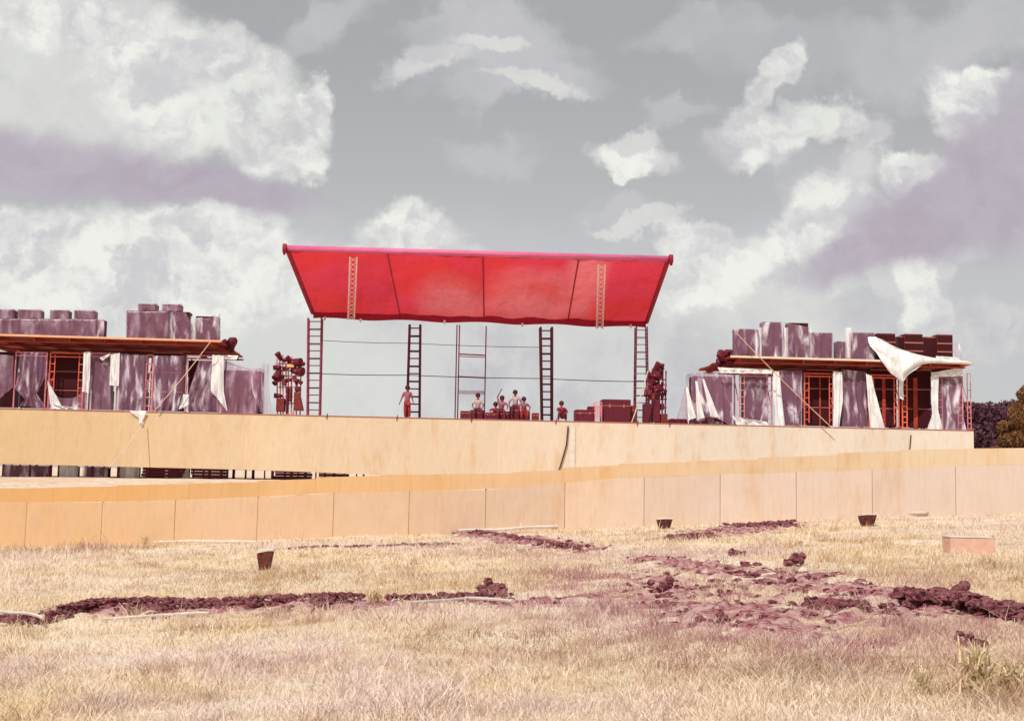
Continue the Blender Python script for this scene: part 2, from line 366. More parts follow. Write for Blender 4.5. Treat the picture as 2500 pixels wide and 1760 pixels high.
def one(name, mb, m, base, label, cat, group=None, fr=ST, smooth=False, kind=None):
    """A thing that is a single mesh with its origin at its base."""
    me = bpy.data.meshes.new(name); b = Vector(base)
    me.from_pydata([tuple(v-b) for v in mb.v], [], mb.f); me.materials.append(M[m] if isinstance(m, str) else m); me.update()
    if smooth: me.shade_smooth()
    o = bpy.data.objects.new(name, me); COL.objects.link(o); o.location = fr.W(b); o.rotation_euler = (0, 0, fr.yaw)
    return props(o, label, cat, group, kind)

def dup(root, base, label=None, fr=ST, group=None):
    r = root.o.copy(); COL.objects.link(r); r.location = fr.W(base); r.rotation_euler = (0, 0, fr.yaw)
    if label: r['label'] = label
    if group: r['group'] = group
    for ch in list(root.o.children):
        c = ch.copy(); COL.objects.link(c); c.parent = r
        for g in ch.children:
            d = g.copy(); COL.objects.link(d); d.parent = c
    return r

# ------------------------------------------------------------------ terrain
def sstep(a, b, x):
    t = np.clip((x-a)/(b-a), 0, 1); return t*t*(3-2*t)
FB = [FE.px(10, 1330, 0), FE.px(1250, 1297, 0), FE.px(2490, 1243, 0)]     # foot of the fence
SL = (FB[2].z-FB[0].z)/(FB[2].x-FB[0].x)
def hgt(x, y):
    x = np.asarray(x, float); y = np.asarray(y, float)
    fy = 40.4-.091*x
    front = SL*x + (FB[1].z-SL*FB[1].x)*sstep(8, 38, y)
    front = np.where(np.abs(x) > 25, SL*25*np.sign(x)+(x-25*np.sign(x))*.01+(FB[1].z)*sstep(8, 38, y), front)
    back = .78+.40*sstep(48, 74, y)+.006*np.clip(x, -60, 60)
    h = front+(back-front)*sstep(1, 11, y-fy)
    n = .035*np.sin(x*.9+y*.37)*np.sin(y*.71-x*.2)+.02*np.sin(x*2.3+1)*np.sin(y*1.9)
    return h+n*np.where(y < 39, 1, .5)
def gpt(px, py):
    """Where the line of sight through a pixel meets the ground."""
    d = ray(px, py); lo = 1.
    k = 3.
    while k < 120:
        p = Vector((0, 0, EYE))+d*k
        if p.z <= float(hgt(p.x, p.y)): break
        k += .1
    for _ in range(12):
        pass
    p = Vector((0, 0, EYE))+d*k
    p.z = float(hgt(p.x, p.y)); return p

# soil bands in the grass: polylines of (px, py, half width in m, strength)
SOIL = [[(130, 1512, .35, 1), (220, 1490, .8, 1.1), (420, 1492, .9, 1.1), (640, 1485, 1.0, 1.1), (860, 1480, 1.0, 1)],
        [(860, 1480, .6, .8), (1050, 1472, .4, .8), (1240, 1478, .4, .8), (1420, 1462, .4, .7)],
        [(0, 1518, .5, 1), (100, 1530, .2, .8)],
        [(690, 1340, .3, .8), (900, 1336, .3, .8), (1130, 1328, .4, .8)],
        [(1085, 1300, .5, .9), (1250, 1318, 1.3, 1), (1430, 1345, .9, .9)],
        [(1630, 1315, 1.3, .85), (1740, 1300, 1.6, .9), (1860, 1283, 1.5, .8), (1950, 1285, .9, .8)],
        [(1577, 1367, .7, .95), (1740, 1385, 1.1, .9), (1900, 1410, 1.2, .9), (2066, 1440, .9, .9), (2200, 1455, .8, 1), (2330, 1500, .9, 1.1), (2500, 1515, .8, 1.1)],
        [(1600, 1405, .6, .6), (1720, 1440, 1.2, .7), (1830, 1500, 1.3, 1), (1880, 1545, .7, .8), (1790, 1540, .6, .7)],
        [(1400, 1465, .4, .6), (1620, 1445, .5, .6)], [(2380, 1245, .8, 1), (2520, 1240, 1.2, 1)],
        [(1950, 1490, .8, .7), (2050, 1560, .6, .6)], [(-10, 1165, 6, .6), (600, 1165, 6, .6)]]
STAIN = [[(1540, 1400, 2.2, .8), (1760, 1460, 3.4, 1.1), (1860, 1520, 2.6, 1.05), (1980, 1580, 1.8, .7)], [(1500, 1500, 1.5, .45), (1800, 1560, 1.6, .6)],
         [(950, 1500, 1.2, .4), (600, 1510, 1.3, .5)], [(1100, 1330, 2, .5), (1500, 1370, 2.2, .5), (1850, 1350, 2.5, .35)], [(2100, 1480, 1.6, .5), (2480, 1560, 1.6, .45)], [(60, 1340, 2.0, .45), (260, 1345, 1.5, .45)],
         [(640, 1640, .8, .35), (780, 1610, .6, .35)], [(1080, 1620, 1.0, .3), (1250, 1600, .8, .3)]]
SOILW = [[(gpt(a, b).x, gpt(a, b).y, w, s) for a, b, w, s in pl] for pl in SOIL]
STAINW = [[(gpt(a, b).x, gpt(a, b).y, w, s) for a, b, w, s in pl] for pl in STAIN]
def soil(x, y, W=None):
    x = np.asarray(x, float); y = np.asarray(y, float); out = np.zeros_like(x)
    for pl in (W or SOILW):
        for (x0, y0, w0, s0), (x1, y1, w1, s1) in zip(pl, pl[1:]):
            dx, dy = x1-x0, y1-y0; L = dx*dx+dy*dy+1e-6
            t = np.clip(((x-x0)*dx+(y-y0)*dy)/L, 0, 1)
            d = np.hypot(x-x0-t*dx, y-y0-t*dy); w = w0+(w1-w0)*t; s = s0+(s1-s0)*t
            out = np.maximum(out, s*np.clip(1.25-d/w, 0, 1))
    return out*np.clip(1.0+.55*np.sin(x*3.1+np.sin(y*2.3)*1.5)*np.sin(y*2.7+np.sin(x*1.9)*1.7)+.25*np.sin(x*7.3+y*2)*np.sin(y*6.1-x), .1, 1.4)
def axis(lo, hi, step, far, near_far=None, g=1.18):
    a = list(np.arange(lo, hi, step)); s = step; x = hi
    while x < far: a.append(x); s *= g; x += s
    a.append(far); s = step; x = lo-step; b = []
    nf = near_far if near_far is not None else -far
    while x > nf: b.append(x); s *= g; x -= s
    b.append(nf); return np.array(b[::-1]+a)
def make_ground():
    xs = axis(-19, 19, .16, 3500); ys = axis(5, 46, .16, 5000, -400)
    X, Y = np.meshgrid(xs, ys); S = soil(X, Y); Z = hgt(X, Y); S = np.maximum(S, np.where((Y > 43-.091*X) & (X < 2), .42, 0))
    rn = rng.normal(0, 1, X.shape)*.03*(S > .3)
    S0 = S; S = np.maximum(S, .5*soil(X, Y, STAINW))
    Z = Z+.10*np.clip(S0-.75, 0, 1)*(Y < 38)+np.where((np.abs(X) < 19) & (Y > 5) & (Y < 39), rn, 0)
    nx, ny = len(xs), len(ys); V = np.stack([X, Y, Z], -1).reshape(-1, 3)
    i = np.arange(nx*ny).reshape(ny, nx); Q = np.stack([i[:-1, :-1], i[:-1, 1:], i[1:, 1:], i[1:, :-1]], -1).reshape(-1, 4)
    me = bpy.data.meshes.new('ground'); me.vertices.add(len(V)); me.vertices.foreach_set('co', V.ravel().astype(np.float32))
    me.loops.add(Q.size); me.loops.foreach_set('vertex_index', Q.ravel().astype(np.int32))
    me.polygons.add(len(Q)); me.polygons.foreach_set('loop_start', np.arange(0, Q.size, 4, dtype=np.int32))
    a = me.attributes.new('soil', 'FLOAT', 'POINT'); a.data.foreach_set('value', S.ravel().astype(np.float32))
    me.update(calc_edges=True); me.shade_smooth(); me.materials.append(M['ground'])
    o = bpy.data.objects.new('ground', me); COL.objects.link(o)
    props(o, 'bleached grassy field with patches of turned reddish soil', 'ground', kind='structure')
make_ground()

def tri_mesh(name, V, F, rnd, m):
    me = bpy.data.meshes.new(name); me.vertices.add(len(V)); me.vertices.foreach_set('co', V.ravel().astype(np.float32))
    k = F.shape[1]
    me.loops.add(F.size); me.loops.foreach_set('vertex_index', F.ravel().astype(np.int32))
    me.polygons.add(len(F)); me.polygons.foreach_set('loop_start', np.arange(0, F.size, k, dtype=np.int32))
    a = me.attributes.new('rnd', 'FLOAT', 'POINT'); a.data.foreach_set('value', rnd.astype(np.float32))
    me.update(calc_edges=True); me.materials.append(M[m]); return me
def blades(P, H, Wd, lean, rnd, rng_):
    n = len(P); a = rng_.uniform(0, 2*np.pi, n); dx = np.stack([np.cos(a), np.sin(a)*.5, np.zeros(n)], 1)
    b = rng_.uniform(0, 2*np.pi, n); ld = np.stack([np.cos(b)*lean, np.sin(b)*lean, np.zeros(n)], 1)
    up = np.array([0, 0, 1.])
    v0 = P-dx*Wd[:, None]/2; v1 = P+dx*Wd[:, None]/2
    mid = P+ld*(H*.35)[:, None]+up*(H*.6)[:, None]
    v2 = mid+dx*Wd[:, None]*.35; v3 = mid-dx*Wd[:, None]*.35
    tip = P+ld*(H*1.1)[:, None]+up*H[:, None]
    V = np.stack([v0, v1, v2, v3, v3, v2, tip+dx*.002, tip-dx*.002], 1).reshape(-1, 3)
    i = np.arange(n)[:, None]*8
    F = np.concatenate([i+np.array([[0, 1, 2, 3]]), i+np.array([[4, 5, 6, 7]])], 0)
    return V, F, np.repeat(rnd, 8)
def make_grass():
    n = 360000
    y = np.exp(rng.uniform(np.log(6.2), np.log(40), n)); x = rng.uniform(-.47, .47, n)*y+rng.normal(0, .3, n)
    fy = 40.2-.091*x; S = soil(x, y)
    cl = np.sin(x*1.7+np.sin(y*1.1)*2)*np.sin(y*1.3+np.sin(x*.9)*2)
    keep = (y < fy) & (rng.uniform(0, 1, n) > np.clip(S*1.5-.15, 0, .97)) & (rng.uniform(-1.3, 1, n) < cl+.5)
    x, y, cl = x[keep], y[keep], cl[keep]; n = len(x)
    P = np.stack([x, y, hgt(x, y)-.01], 1)
    H = rng.uniform(.025, .085, n)*(1+.7*np.clip(cl, 0, 1)); H *= np.where(rng.uniform(0, 1, n) > .985, 2.4, 1)
    left = (y > 33) & (x < -10.5); H = np.where(left, H*2.0, H); tuft = np.sin(x*5.1+np.sin(y*3.1)*2)*np.sin(y*4.3+np.sin(x*2.7)*2); H = H*np.where(tuft > .55, 1.7, np.where(tuft < -.4, .55, 1))
    V, F, r = blades(P, H, .003+.0005*y, rng.uniform(.2, 1.0, n), rng.uniform(0, 1, n), rng)
    st = np.clip(np.maximum(soil(x, y, STAINW)*1.1, soil(x, y)*1.3)-.12+rng.normal(0, .12, n), 0, .95)
    me = tri_mesh('grass', V, F, r, 'grass'); a = me.attributes.new('soil', 'FLOAT', 'POINT'); a.data.foreach_set('value', np.repeat(st, 8).astype(np.float32))
    for nm, pl, k, nn in (('brown', [[(1120, 1560, .8, .8), (1400, 1580, 1.1, .9), (1700, 1610, 1.2, 1), (2000, 1650, 1.0, .8)], [(40, 1350, 2.2, .9), (280, 1345, 2, .9)], [(560, 1400, 2, .5), (700, 1420, 2, .5)], [(2000, 1400, 2, .5), (2400, 1400, 2.2, .6)], [(2300, 1640, .8, .8), (2500, 1700, .8, .9)], [(1080, 1430, 2, .45), (1300, 1400, 2, .5)]], .8, .22),
                           ('pale', [[(60, 1640, 1.3, 1), (600, 1600, 1.6, 1), (1000, 1700, .9, 1)], [(300, 1740, .6, 1), (1500, 1740, .7, 1)], [(1900, 1350, 1.5, .8), (1500, 1370, 2, .8)]], .8, .15)):
        w_ = [[(gpt(a_, b_).x, gpt(a_, b_).y, c_, d_) for a_, b_, c_, d_ in q] for q in pl]
        vv = np.clip(soil(x, y, w_)*k+rng.normal(0, nn, n)*(soil(x, y, w_) > .02), 0, .9)
        at_ = me.attributes.new(nm, 'FLOAT', 'POINT'); at_.data.foreach_set('value', np.repeat(vv, 8).astype(np.float32))
    o = bpy.data.objects.new('grass', me); COL.objects.link(o)
    props(o, 'dry straw coloured grass covering the field in front of the fence', 'grass', kind='stuff')
make_grass()

def mound(name, pts, label, hmax, w, n, seed, kind='stuff', clod=.09):
    """Ridge of earth clods along ground points given by pixels."""
    rr = random.Random(seed); P = [gpt(a, b) for a, b in pts]; mb = MB()
    seg = [(P[i+1]-P[i]).length for i in range(len(P)-1)]; tot = sum(seg)
    def at(s):
        s *= tot
        for i, L in enumerate(seg):
            if s <= L or i == len(seg)-1: return P[i].lerp(P[i+1], min(s/L, 1))
            s -= L
    nu = int(tot/.05)+2
    def fn(a, b):
        p = at(a); c = (b-.5)*2
        env = math.sin(math.pi*min(max(a, .0), 1))**.35 if 0 < a < 1 else 0
        nz = mnoise.fractal(Vector((p.x*2.6+seed, c*1.8, p.y)), .7, 2.1, 6)
        y = p.y+c*w*(1+.25*nz); n2 = mnoise.noise(Vector((p.x*9, c*5, seed)))+.6*mnoise.noise(Vector((p.x*19, c*11, seed)))
        h = .75*hmax*env*((1-c*c)*(.65+1.1*nz+.45*n2)-.12)
        return Vector((p.x, y, float(hgt(p.x, y))-.03+max(0, h)))
    mb.grid(fn, nu, 22)
    for k in range(int(n*1.6)):
        a = rr.random(); p = at(a); c = rr.gauss(0, .6); y = p.y+c*w
        h = hmax*max(0, 1-c*c)*.6; s = clod*rr.uniform(.15, .6)
        mb.ball((p.x+rr.gauss(0, .05), y, float(hgt(p.x, y))+h+s*.2), s, 1.2, 1.1, .75, 7, .9, k+seed*31)
    return one(name, mb, 'soil', P[0], label, 'soil', fr=WO, kind=kind)
mound('soil_ridge', [(140, 1508), (230, 1492), (420, 1490), (640, 1482), (880, 1476)], 'long dark reddish ridge of dug soil across the left foreground', .20, .55, 420, 3)
mound('soil_ridge', [(950, 1468), (1080, 1465), (1240, 1462)], 'short low ridge of soil clods in the middle foreground', .10, .25, 90, 5)
mound('soil_ridge', [(2200, 1482), (2310, 1490), (2400, 1502)], 'dark clod heap with a peak in the right foreground', .28, .5, 200, 8, clod=.11)
mound('soil_ridge', [(2410, 1512), (2540, 1518)], 'dark clod heap cut by the right edge of the picture', .22, .5, 110, 9, clod=.11)
mound('soil_ridge', [(-40, 1518), (95, 1530)], 'small soil ridge at the left edge of the foreground', .12, .35, 60, 11)
mound('soil_ridge', [(2380, 1247), (2540, 1240)], 'soil heap against the foot of the fence at its right end', .25, .5, 120, 12)
mound('soil_ridge', [(700, 1342), (880, 1336), (1120, 1330)], 'thin soil line running along the fence foot left of centre', .06, .25, 140, 13, clod=.07)
mound('soil_ridge', [(1090, 1298), (1250, 1318), (1420, 1345)], 'crumbly soil bank below the middle of the fence', .16, .6, 220, 14, clod=.1)
mound('soil_ridge', [(1640, 1318), (1740, 1312)], 'small soil bank right of the middle dark stake', .14, .6, 90, 15, clod=.1)
mound('soil_ridge', [(1770, 1290), (1950, 1282)], 'low earth bank against the fence between two dark stakes', .2, .7, 120, 16, clod=.1)
mound('soil_ridge', [(1980, 1478), (2110, 1490)], 'low scatter of brown clods left of the peaked heap', .1, .4, 80, 17, clod=.08)
def clods():
    rr = random.Random(4); mb = MB()
    for k in range(1500):
        x, y, S = 0, 0, 0
        for _ in range(60):
            y = rr.uniform(13, 37); x = rr.uniform(-.42, .42)*y; S = float(soil(x, y))
            if S > rr.uniform(.3, .9): break
        s = rr.uniform(.015, .05)*(1.7 if rr.random() > .93 else 1)
        mb.ball((x, y, float(hgt(x, y))+s*.3), s, 1.2, 1.1, .75, 6, .9, k)
    one('soil_clods', mb, 'soil', (0, 20, 0), 'loose reddish soil clods scattered over the bare patches', 'soil', fr=WO, kind='stuff')
clods()
for (a, b, s, lab) in [(1800, 1358, .11, 'small dark clod lying above the long pink soil streak'), (1947, 1383, .13, 'dark clod in pale grass under the middle of the right fence'),
                       (1622, 1446, .1, 'dark clod on the left rim of the purple soil patch'), (1205, 1458, .13, 'round brown clod at the end of the short middle ridge'),
                       (2360, 1580, .07, 'dark clod beside the green weed'), (2318, 1478, .17, 'largest dark clod on top of the peaked right heap')]:
    p = gpt(a, b); mb = MB()
    for k in range(16): mb.ball(p+Vector((random.gauss(0, s*.7), random.gauss(0, s*.4), s*.35+abs(random.gauss(0, s*.5)))), s*random.uniform(.25, .6), 1, 1, .9, 8, .8, k+a)
    one('soil_clod', mb, 'soil', p, lab, 'clod', 'large soil clods', fr=WO)

# ------------------------------------------------------------------ front plywood fence
def fence():
    r = Root('plywood_fence', FB[1], 'long plywood fence with orange top strip and pinkish lower sheets, nearest the camera', 'fence', fr=FE)
    seams = [-110, 60, 245, 424, 626, 812, 997, 1184, 1378, 1572, 1758, 1944, 2130, 2334, 2520]
    def foot(px): return np.interp(px, [-120, 380, 1000, 1250, 1600, 1800, 2000, 2520], [1336, 1331, 1302, 1297, 1276, 1268, 1262, 1243])
    def mid(px): return np.interp(px, [-120, 250, 620, 660, 1200, 1560, 2000, 2520], [1228, 1226, 1216, 1208, 1196, 1164, 1152, 1132])
    def top(px): return np.interp(px, [-120, 250, 320, 622, 640, 750, 870, 1250, 1500, 1900, 2200, 2520], [1193, 1190, 1181, 1180, 1171, 1169, 1160, 1155, 1134, 1118, 1098, 1093])
    for a, b in zip(seams, seams[1:]):
        m = MB(); g = .007
        A, B = FE.px(a, foot(a), 0), FE.px(b, foot(b), 0); C, D = FE.px(b, mid(b), 0), FE.px(a, mid(a), 0)
        th = .02; off = random.uniform(0, .006)
        q = [Vector((A.x+g, off, A.z-.25)), Vector((B.x-g, off, B.z-.25)), Vector((B.x-g, off, C.z)), Vector((A.x+g, off, D.z))]
        m.poly(q+[v+Vector((0, th, 0)) for v in q], [(0, 1, 2, 3), (7, 6, 5, 4), (0, 4, 5, 1), (1, 5, 6, 2), (2, 6, 7, 3), (3, 7, 4, 0)])
        m.build('panel', 'ply_fence', r)
        bt = MB(); bt.box((B.x-.03, off+.05, B.z-.3), (B.x+.03, off+.09, C.z+.3)); bt.build('post', 'seam', r)
    tops = [-110, 130, 285, 460, 630, 770, 930, 1100, 1250, 1372, 1510, 1700, 1850, 2045, 2200, 2360, 2520]
    for i, (a, b) in enumerate(zip(tops, tops[1:])):
        t = (top(a+2)+top(b-2))/2; tl = t+(top(a+2)-t)*.55; tr = t+(top(b-2)-t)*.55
        A, B = FE.px(a, mid(a), 0), FE.px(b, mid(b), 0); C, D = FE.px(b, tr, 0), FE.px(a, tl, 0)
        off = random.uniform(0, .006); g = .002
        q = [Vector((A.x+g, off, A.z+.004)), Vector((B.x-g, off, B.z+.004)), Vector((B.x-g, off, C.z)), Vector((A.x+g, off, D.z))]
        m = MB(); m.poly(q+[v+Vector((0, .022, 0)) for v in q], [(0, 1, 2, 3), (7, 6, 5, 4), (0, 4, 5, 1), (1, 5, 6, 2), (2, 6, 7, 3), (3, 7, 4, 0)])
        m.build('top_board', 'ply_strip', r)
    m = MB(); m.tube(FE.px(-100, 1255, .12), FE.px(2520, 1165, .12), .04); m.build('rail', 'ply_pink', r)
fence()

# pale pipes lying along the fence foot and the ridges
def hose(pts, r, label, lift=.03, m='rope_white', cat='pipe'):
    P = [gpt(a, b)+Vector((0, 0, lift)) for a, b in pts]; Q = []
    for a, b in zip(P, P[1:]):
        for k in range(6):
            q = a.lerp(b, k/6); q.z = float(hgt(q.x, q.y))+lift+.01*math.sin(q.x*3); Q.append(q)
    Q.append(P[-1]); one('pipe', MB().path(Q, r), m, P[0], label, cat, 'pale pipes on the ground', fr=WO)
hose([(376, 1330), (626, 1330)], .045, 'pale pipe lying at the fence foot left of the nearest dark stake', .08)
hose([(1120, 1306), (1250, 1301), (1430, 1288), (1600, 1276)], .05, 'pale pipe lying along the fence foot at the middle', .12)
hose([(2010, 1262), (2140, 1266), (2260, 1262), (2380, 1250)], .05, 'pale pipe along the fence foot by the right dark stake', .12)
hose([(250, 1522), (390, 1512), (510, 1508)], .022, 'thin pale hose below the long left soil ridge', .05)
hose([(1000, 1488), (1143, 1472), (1250, 1482)], .022, 'thin pale hose curving below the short middle ridge', .07)
hose([(-20, 1510), (50, 1520), (105, 1534)], .022, 'thin pale hose at the left edge of the foreground', .12)

# dark tapered stakes
for (x0, x1, y0, y1, lab) in [(629, 664, 1347, 1393, 'dark inverted wedge stake standing in the grass on the left, nearest of three'),
                              (1604, 1639, 1268, 1292, 'dark wedge stake at the fence foot, middle of three'),
                              (2099, 2135, 1258, 1285, 'dark wedge stake at the fence foot, rightmost of three')]:
    p = gpt((x0+x1)/2, y1); k = p.y/3049; w = (x1-x0)*k; h = (y1-y0)*k*1.05; r = Root('stake', p, lab, 'stake', 'dark wedge stakes', fr=WO)
    m = MB(); W2, w2 = w/2, w*.28
    vs = [(-w2, -w2, -.1), (w2, -w2, -.1), (w2, w2, -.1), (-w2, w2, -.1), (-W2, -W2, h*.86), (W2*1.05, -W2, h), (W2*1.05, W2, h), (-W2, W2, h*.86)]
    m.poly([p+Vector(v) for v in vs], [(0, 3, 2, 1), (4, 5, 6, 7), (0, 1, 5, 4), (1, 2, 6, 5), (2, 3, 7, 6), (3, 0, 4, 7)]); m.build('block', 'stake', r)
    m = MB(); m.box(p+Vector((-W2*.9, -W2*.7, h*.98)), p+Vector((W2*1.2, W2*.8, h*1.06))); m.build('cap', 'box_white', r)

# box in the grass
def grass_box():
    p = gpt(2375, 1356); k = p.y/3049; w = 108*k; h = 44*k
    r = Root('wooden_box', p, 'pinkish open wooden box with white end lying in the grass on the right', 'box', fr=WO)
    a = p+Vector((-w/2, 0, -.05)); 
    m = MB(); m.box(a, a+Vector((w, .02, h+.03))); m.box(a+Vector((0, .4, 0)), a+Vector((w, .42, h+.03))); m.box(a+Vector((0, .02, 0)), a+Vector((.02, .4, h+.03))); m.build('panel', 'box_pink', r)
    m = MB(); q = a+Vector((w+.003, 0, 0)); m.poly([q, q+Vector((14*k, .42, 0)), q+Vector((14*k, .42, h+.07)), q+Vector((0, 0, h+.07)), q+Vector((.02, 0, 0)), q+Vector((14*k+.02, .42, 0)), q+Vector((14*k+.02, .42, h+.07)), q+Vector((.02, 0, h+.07))],
        [(3, 2, 1, 0), (4, 5, 6, 7), (0, 1, 5, 4), (2, 3, 7, 6), (1, 2, 6, 5), (3, 0, 4, 7)]); m.build('end_panel', 'box_white', r)
    m = MB(); m.box(a+Vector((-.01, -.01, h+.034)), a+Vector((w, .43, h+.05))); m.build('lid', 'box_white', r)
grass_box()

# weeds
def weed(px, py, h, n, seed, label, name='weed_plant'):
    rr = np.random.default_rng(seed); p = gpt(px, py); r = Root(name, p, label, 'plant', 'weeds in the foreground grass', fr=WO)
    P = np.zeros((n, 3)); P[:, 0] = rr.normal(0, h*.16, n); P[:, 1] = rr.normal(0, h*.16, n); P[:, 2] = rr.uniform(-.02, h*.55, n)
    V, F, rn = blades(P, rr.uniform(.15, .45, n)*h, np.full(n, .035*h+.006), rr.uniform(.3, 1.2, n), rr.uniform(0, 1, n), rr)
    o = bpy.data.objects.new('leaves', tri_mesh('leaves', V, F, rn, 'weed')); COL.objects.link(o); o.parent = r.o
    m = MB(); 
    for k in range(5): m.tube(p+Vector((rr.normal(0, .03), rr.normal(0, .03), -.03)), p+Vector((rr.normal(0, h*.15), rr.normal(0, h*.15), h*rr.uniform(.7, 1.05))), .006, 5, .003)
    m.build('stem', 'weed', r)
weed(2390, 1690, .40, 150, 1, 'tallest yellow green weed at the lower right of the field')
weed(2470, 1700, .30, 140, 2, 'low green weed beside the tallest weed, at the right edge')
weed(2250, 1700, .22, 90, 3, 'small green weed left of the tallest weed')
weed(915, 1482, .26, 160, 4, 'brown bushy weed on the right end of the long soil ridge')
weed(355, 1330, .35, 160, 5, 'ochre weed against the fence foot on the left')

# ------------------------------------------------------------------ stage
DT = lambda x: 996+ (x/2375)*54          # top edge of the stage front, px
def pbox(x0, x1, y0, y1, v, dep):
    """Frame-space box whose front face covers the pixel rectangle at depth v."""
    xm, ym = (x0+x1)/2, (y0+y1)/2
    return (ST.px(x0, ym, v).x, v, ST.px(xm, y1, v).z), (ST.px(x1, ym, v).x, v+dep, ST.px(xm, y0, v).z)
def stage():
    c = ST.px(1250, DT(1250), 0)
    r = Root('stage', (c.x, 0, .9), 'long raised stage faced with tan plywood sheets behind the fence', 'stage')
    ed = [-140, 140, 300, 430, 600, 745, 905, 1070, 1215, 1380, 1520, 1648, 1800, 1940, 2085, 2222, 2377]
    def bot(px): return np.interp(px, [-140, 0, 327, 653, 870, 2400], [1130, 1132, 1140, 1148, 1157, 1225])
    for i, (a, b) in enumerate(zip(ed, ed[1:])):
        A, B = ST.px(a, DT(a), 0), ST.px(b, DT(b), 0); C, D = ST.px(b, bot(b), 0), ST.px(a, bot(a), 0); off = random.uniform(0, .004)
        q = [Vector((A.x+.001, off, D.z)), Vector((B.x-.001, off, C.z)), Vector((B.x-.001, off, B.z)), Vector((A.x+.001, off, A.z))]
        m = MB(); m.poly(q+[v+Vector((0, .02, 0)) for v in q], [(0, 1, 2, 3), (7, 6, 5, 4), (0, 4, 5, 1), (1, 5, 6, 2), (2, 6, 7, 3), (3, 7, 4, 0)])
        m.build('front_panel', 'ply_stage', r)
    A, B = ST.px(ed[0], DT(ed[0]), 0), ST.px(ed[-1], DT(ed[-1]), 0)
    m = MB(); dz = -.03
    q = [Vector((A.x, .06, A.z+dz)), Vector((B.x, .06, B.z+dz)), Vector((B.x, 16, B.z+dz)), Vector((A.x, 16, A.z+dz))]
    m.poly(q+[v-Vector((0, 0, .3)) for v in q], [(0, 1, 2, 3), (7, 6, 5, 4), (0, 4, 5, 1), (1, 5, 6, 2), (2, 6, 7, 3), (3, 7, 4, 0)]); m.build('deck', 'ply_skirt', r)
    m = MB(); m.box((B.x-.02, .05, .5), (B.x, 16, B.z-.034)); m.build('side_panel', 'ply_skirt_pale', r)
    m = MB(); m.path([A+Vector((0, -.012, -.03)), B+Vector((0, -.012, -.03))], .028); m.build('edge_strip', 'trim', r)
    for x in (105, 600, 1520, 1648, 1940):   # visible joints
        t = ST.px(x, DT(x), 0); m = MB(); m.box((t.x-.012, .022, t.z-3.3), (t.x+.012, .04, t.z-.02)); m.build('joint', 'seam', r)
    rr = random.Random(2)
    for k in range(44):          # supporting posts seen through the gap at the left
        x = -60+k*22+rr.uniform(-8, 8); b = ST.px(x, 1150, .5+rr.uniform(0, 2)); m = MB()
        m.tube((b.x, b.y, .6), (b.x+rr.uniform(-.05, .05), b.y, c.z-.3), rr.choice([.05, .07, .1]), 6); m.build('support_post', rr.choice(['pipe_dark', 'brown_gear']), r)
stage()
def joists():
    # timber piled and trussed under the stage, seen in the gap
    rr = random.Random(6)
    spec = [(340, 452, 'reddish timber pile under the stage left of the dark ones'), (462, 552, 'dark timber pile under the stage left of the white gaps'), (665, 760, 'long dark timber pile under the stage'), (772, 850, 'tapering dark timber pile at the right end of the gap')]
    for a, b, lab in spec:
        p0, p1 = ST.px(a, 1160, .8), ST.px(b, 1160, .8); m = MB()
        for k in range(4):
            for j in range(3): m.cbox((p0.x+rr.uniform(0, .25), .8+j*.4, .95+k*.2), (p1.x-rr.uniform(0, .25), 1.15+j*.4, 1.13+k*.2), .01)
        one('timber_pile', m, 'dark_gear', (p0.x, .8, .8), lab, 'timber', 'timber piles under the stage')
    names = ['first', 'second', 'third', 'fourth', 'fifth', 'sixth']
    for i, (a, b) in enumerate([(5, 120), (140, 190), (200, 262), (290, 340), (350, 400), (410, 462)]):
        p0, p1 = ST.px(a, 1160, 1.2), ST.px(b, 1160, 1.2); m = MB()
        m.grid(lambda s, t: Vector((p0.x+(p1.x-p0.x)*s, 1.2-.25*math.sin(math.pi*s)+.05*math.sin(s*19+i), .95+.88*t)), 12, 4)
        m.grid(lambda s, t: Vector((p0.x+(p1.x-p0.x)*s, 1.2-.25*math.sin(math.pi*s)+1.1*t, 1.83)), 12, 2)
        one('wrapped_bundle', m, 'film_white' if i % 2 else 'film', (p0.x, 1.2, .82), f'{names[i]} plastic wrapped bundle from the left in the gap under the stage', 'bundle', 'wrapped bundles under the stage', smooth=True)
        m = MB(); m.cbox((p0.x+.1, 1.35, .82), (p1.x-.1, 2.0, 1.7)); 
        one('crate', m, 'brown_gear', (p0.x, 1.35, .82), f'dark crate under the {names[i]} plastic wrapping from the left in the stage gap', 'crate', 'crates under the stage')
joists()
# loose pieces on the stage front
def stick(p, q, r, m, name, label, cat, group=None, n=6):
    return one(name, MB().tube(p, q, r, n), m, q if q[2] < p[2] else p, label, cat, group)
one('batten', MB().path([ST.px(1387, 1040, -.12), ST.px(1383, 1085, -.12), ST.px(1372, 1125, -.12), ST.px(1364, 1150, -.12)], .045), 'cab_brown', ST.px(1364, 1150, -.12), 'brown bent batten leaning against the stage front near its middle', 'batten')
m = MB(); a, b = pbox(1390, 1404, 1042, 1150, -.06, .03); m.box(a, b); one('white_board', m, 'box_white', a, 'narrow white board standing against the stage front beside the leaning batten', 'board')
stick(ST.px(2224, 1062, -.05), ST.px(2220, 1112, -.05), .035, 'cab_brown', 'batten', 'short upright brown batten on the right of the stage front', 'batten')
names7 = [(799, 'leftmost'), (970, 'second'), (1152, 'third'), (1358, 'fourth'), (1557, 'fifth'), (1636, 'rightmost')]
for x, nm in names7:
    t = ST.px(x, DT(x), -.06)
    one('cable_end', MB().tube(t+Vector((.02, 0, .12)), t+Vector((-.05, 0, -.22)), .035, 6, .02), 'dark_gear', t, f'{nm} of the short dark cable ends hanging over the stage edge', 'cable', 'cable ends over the stage edge')

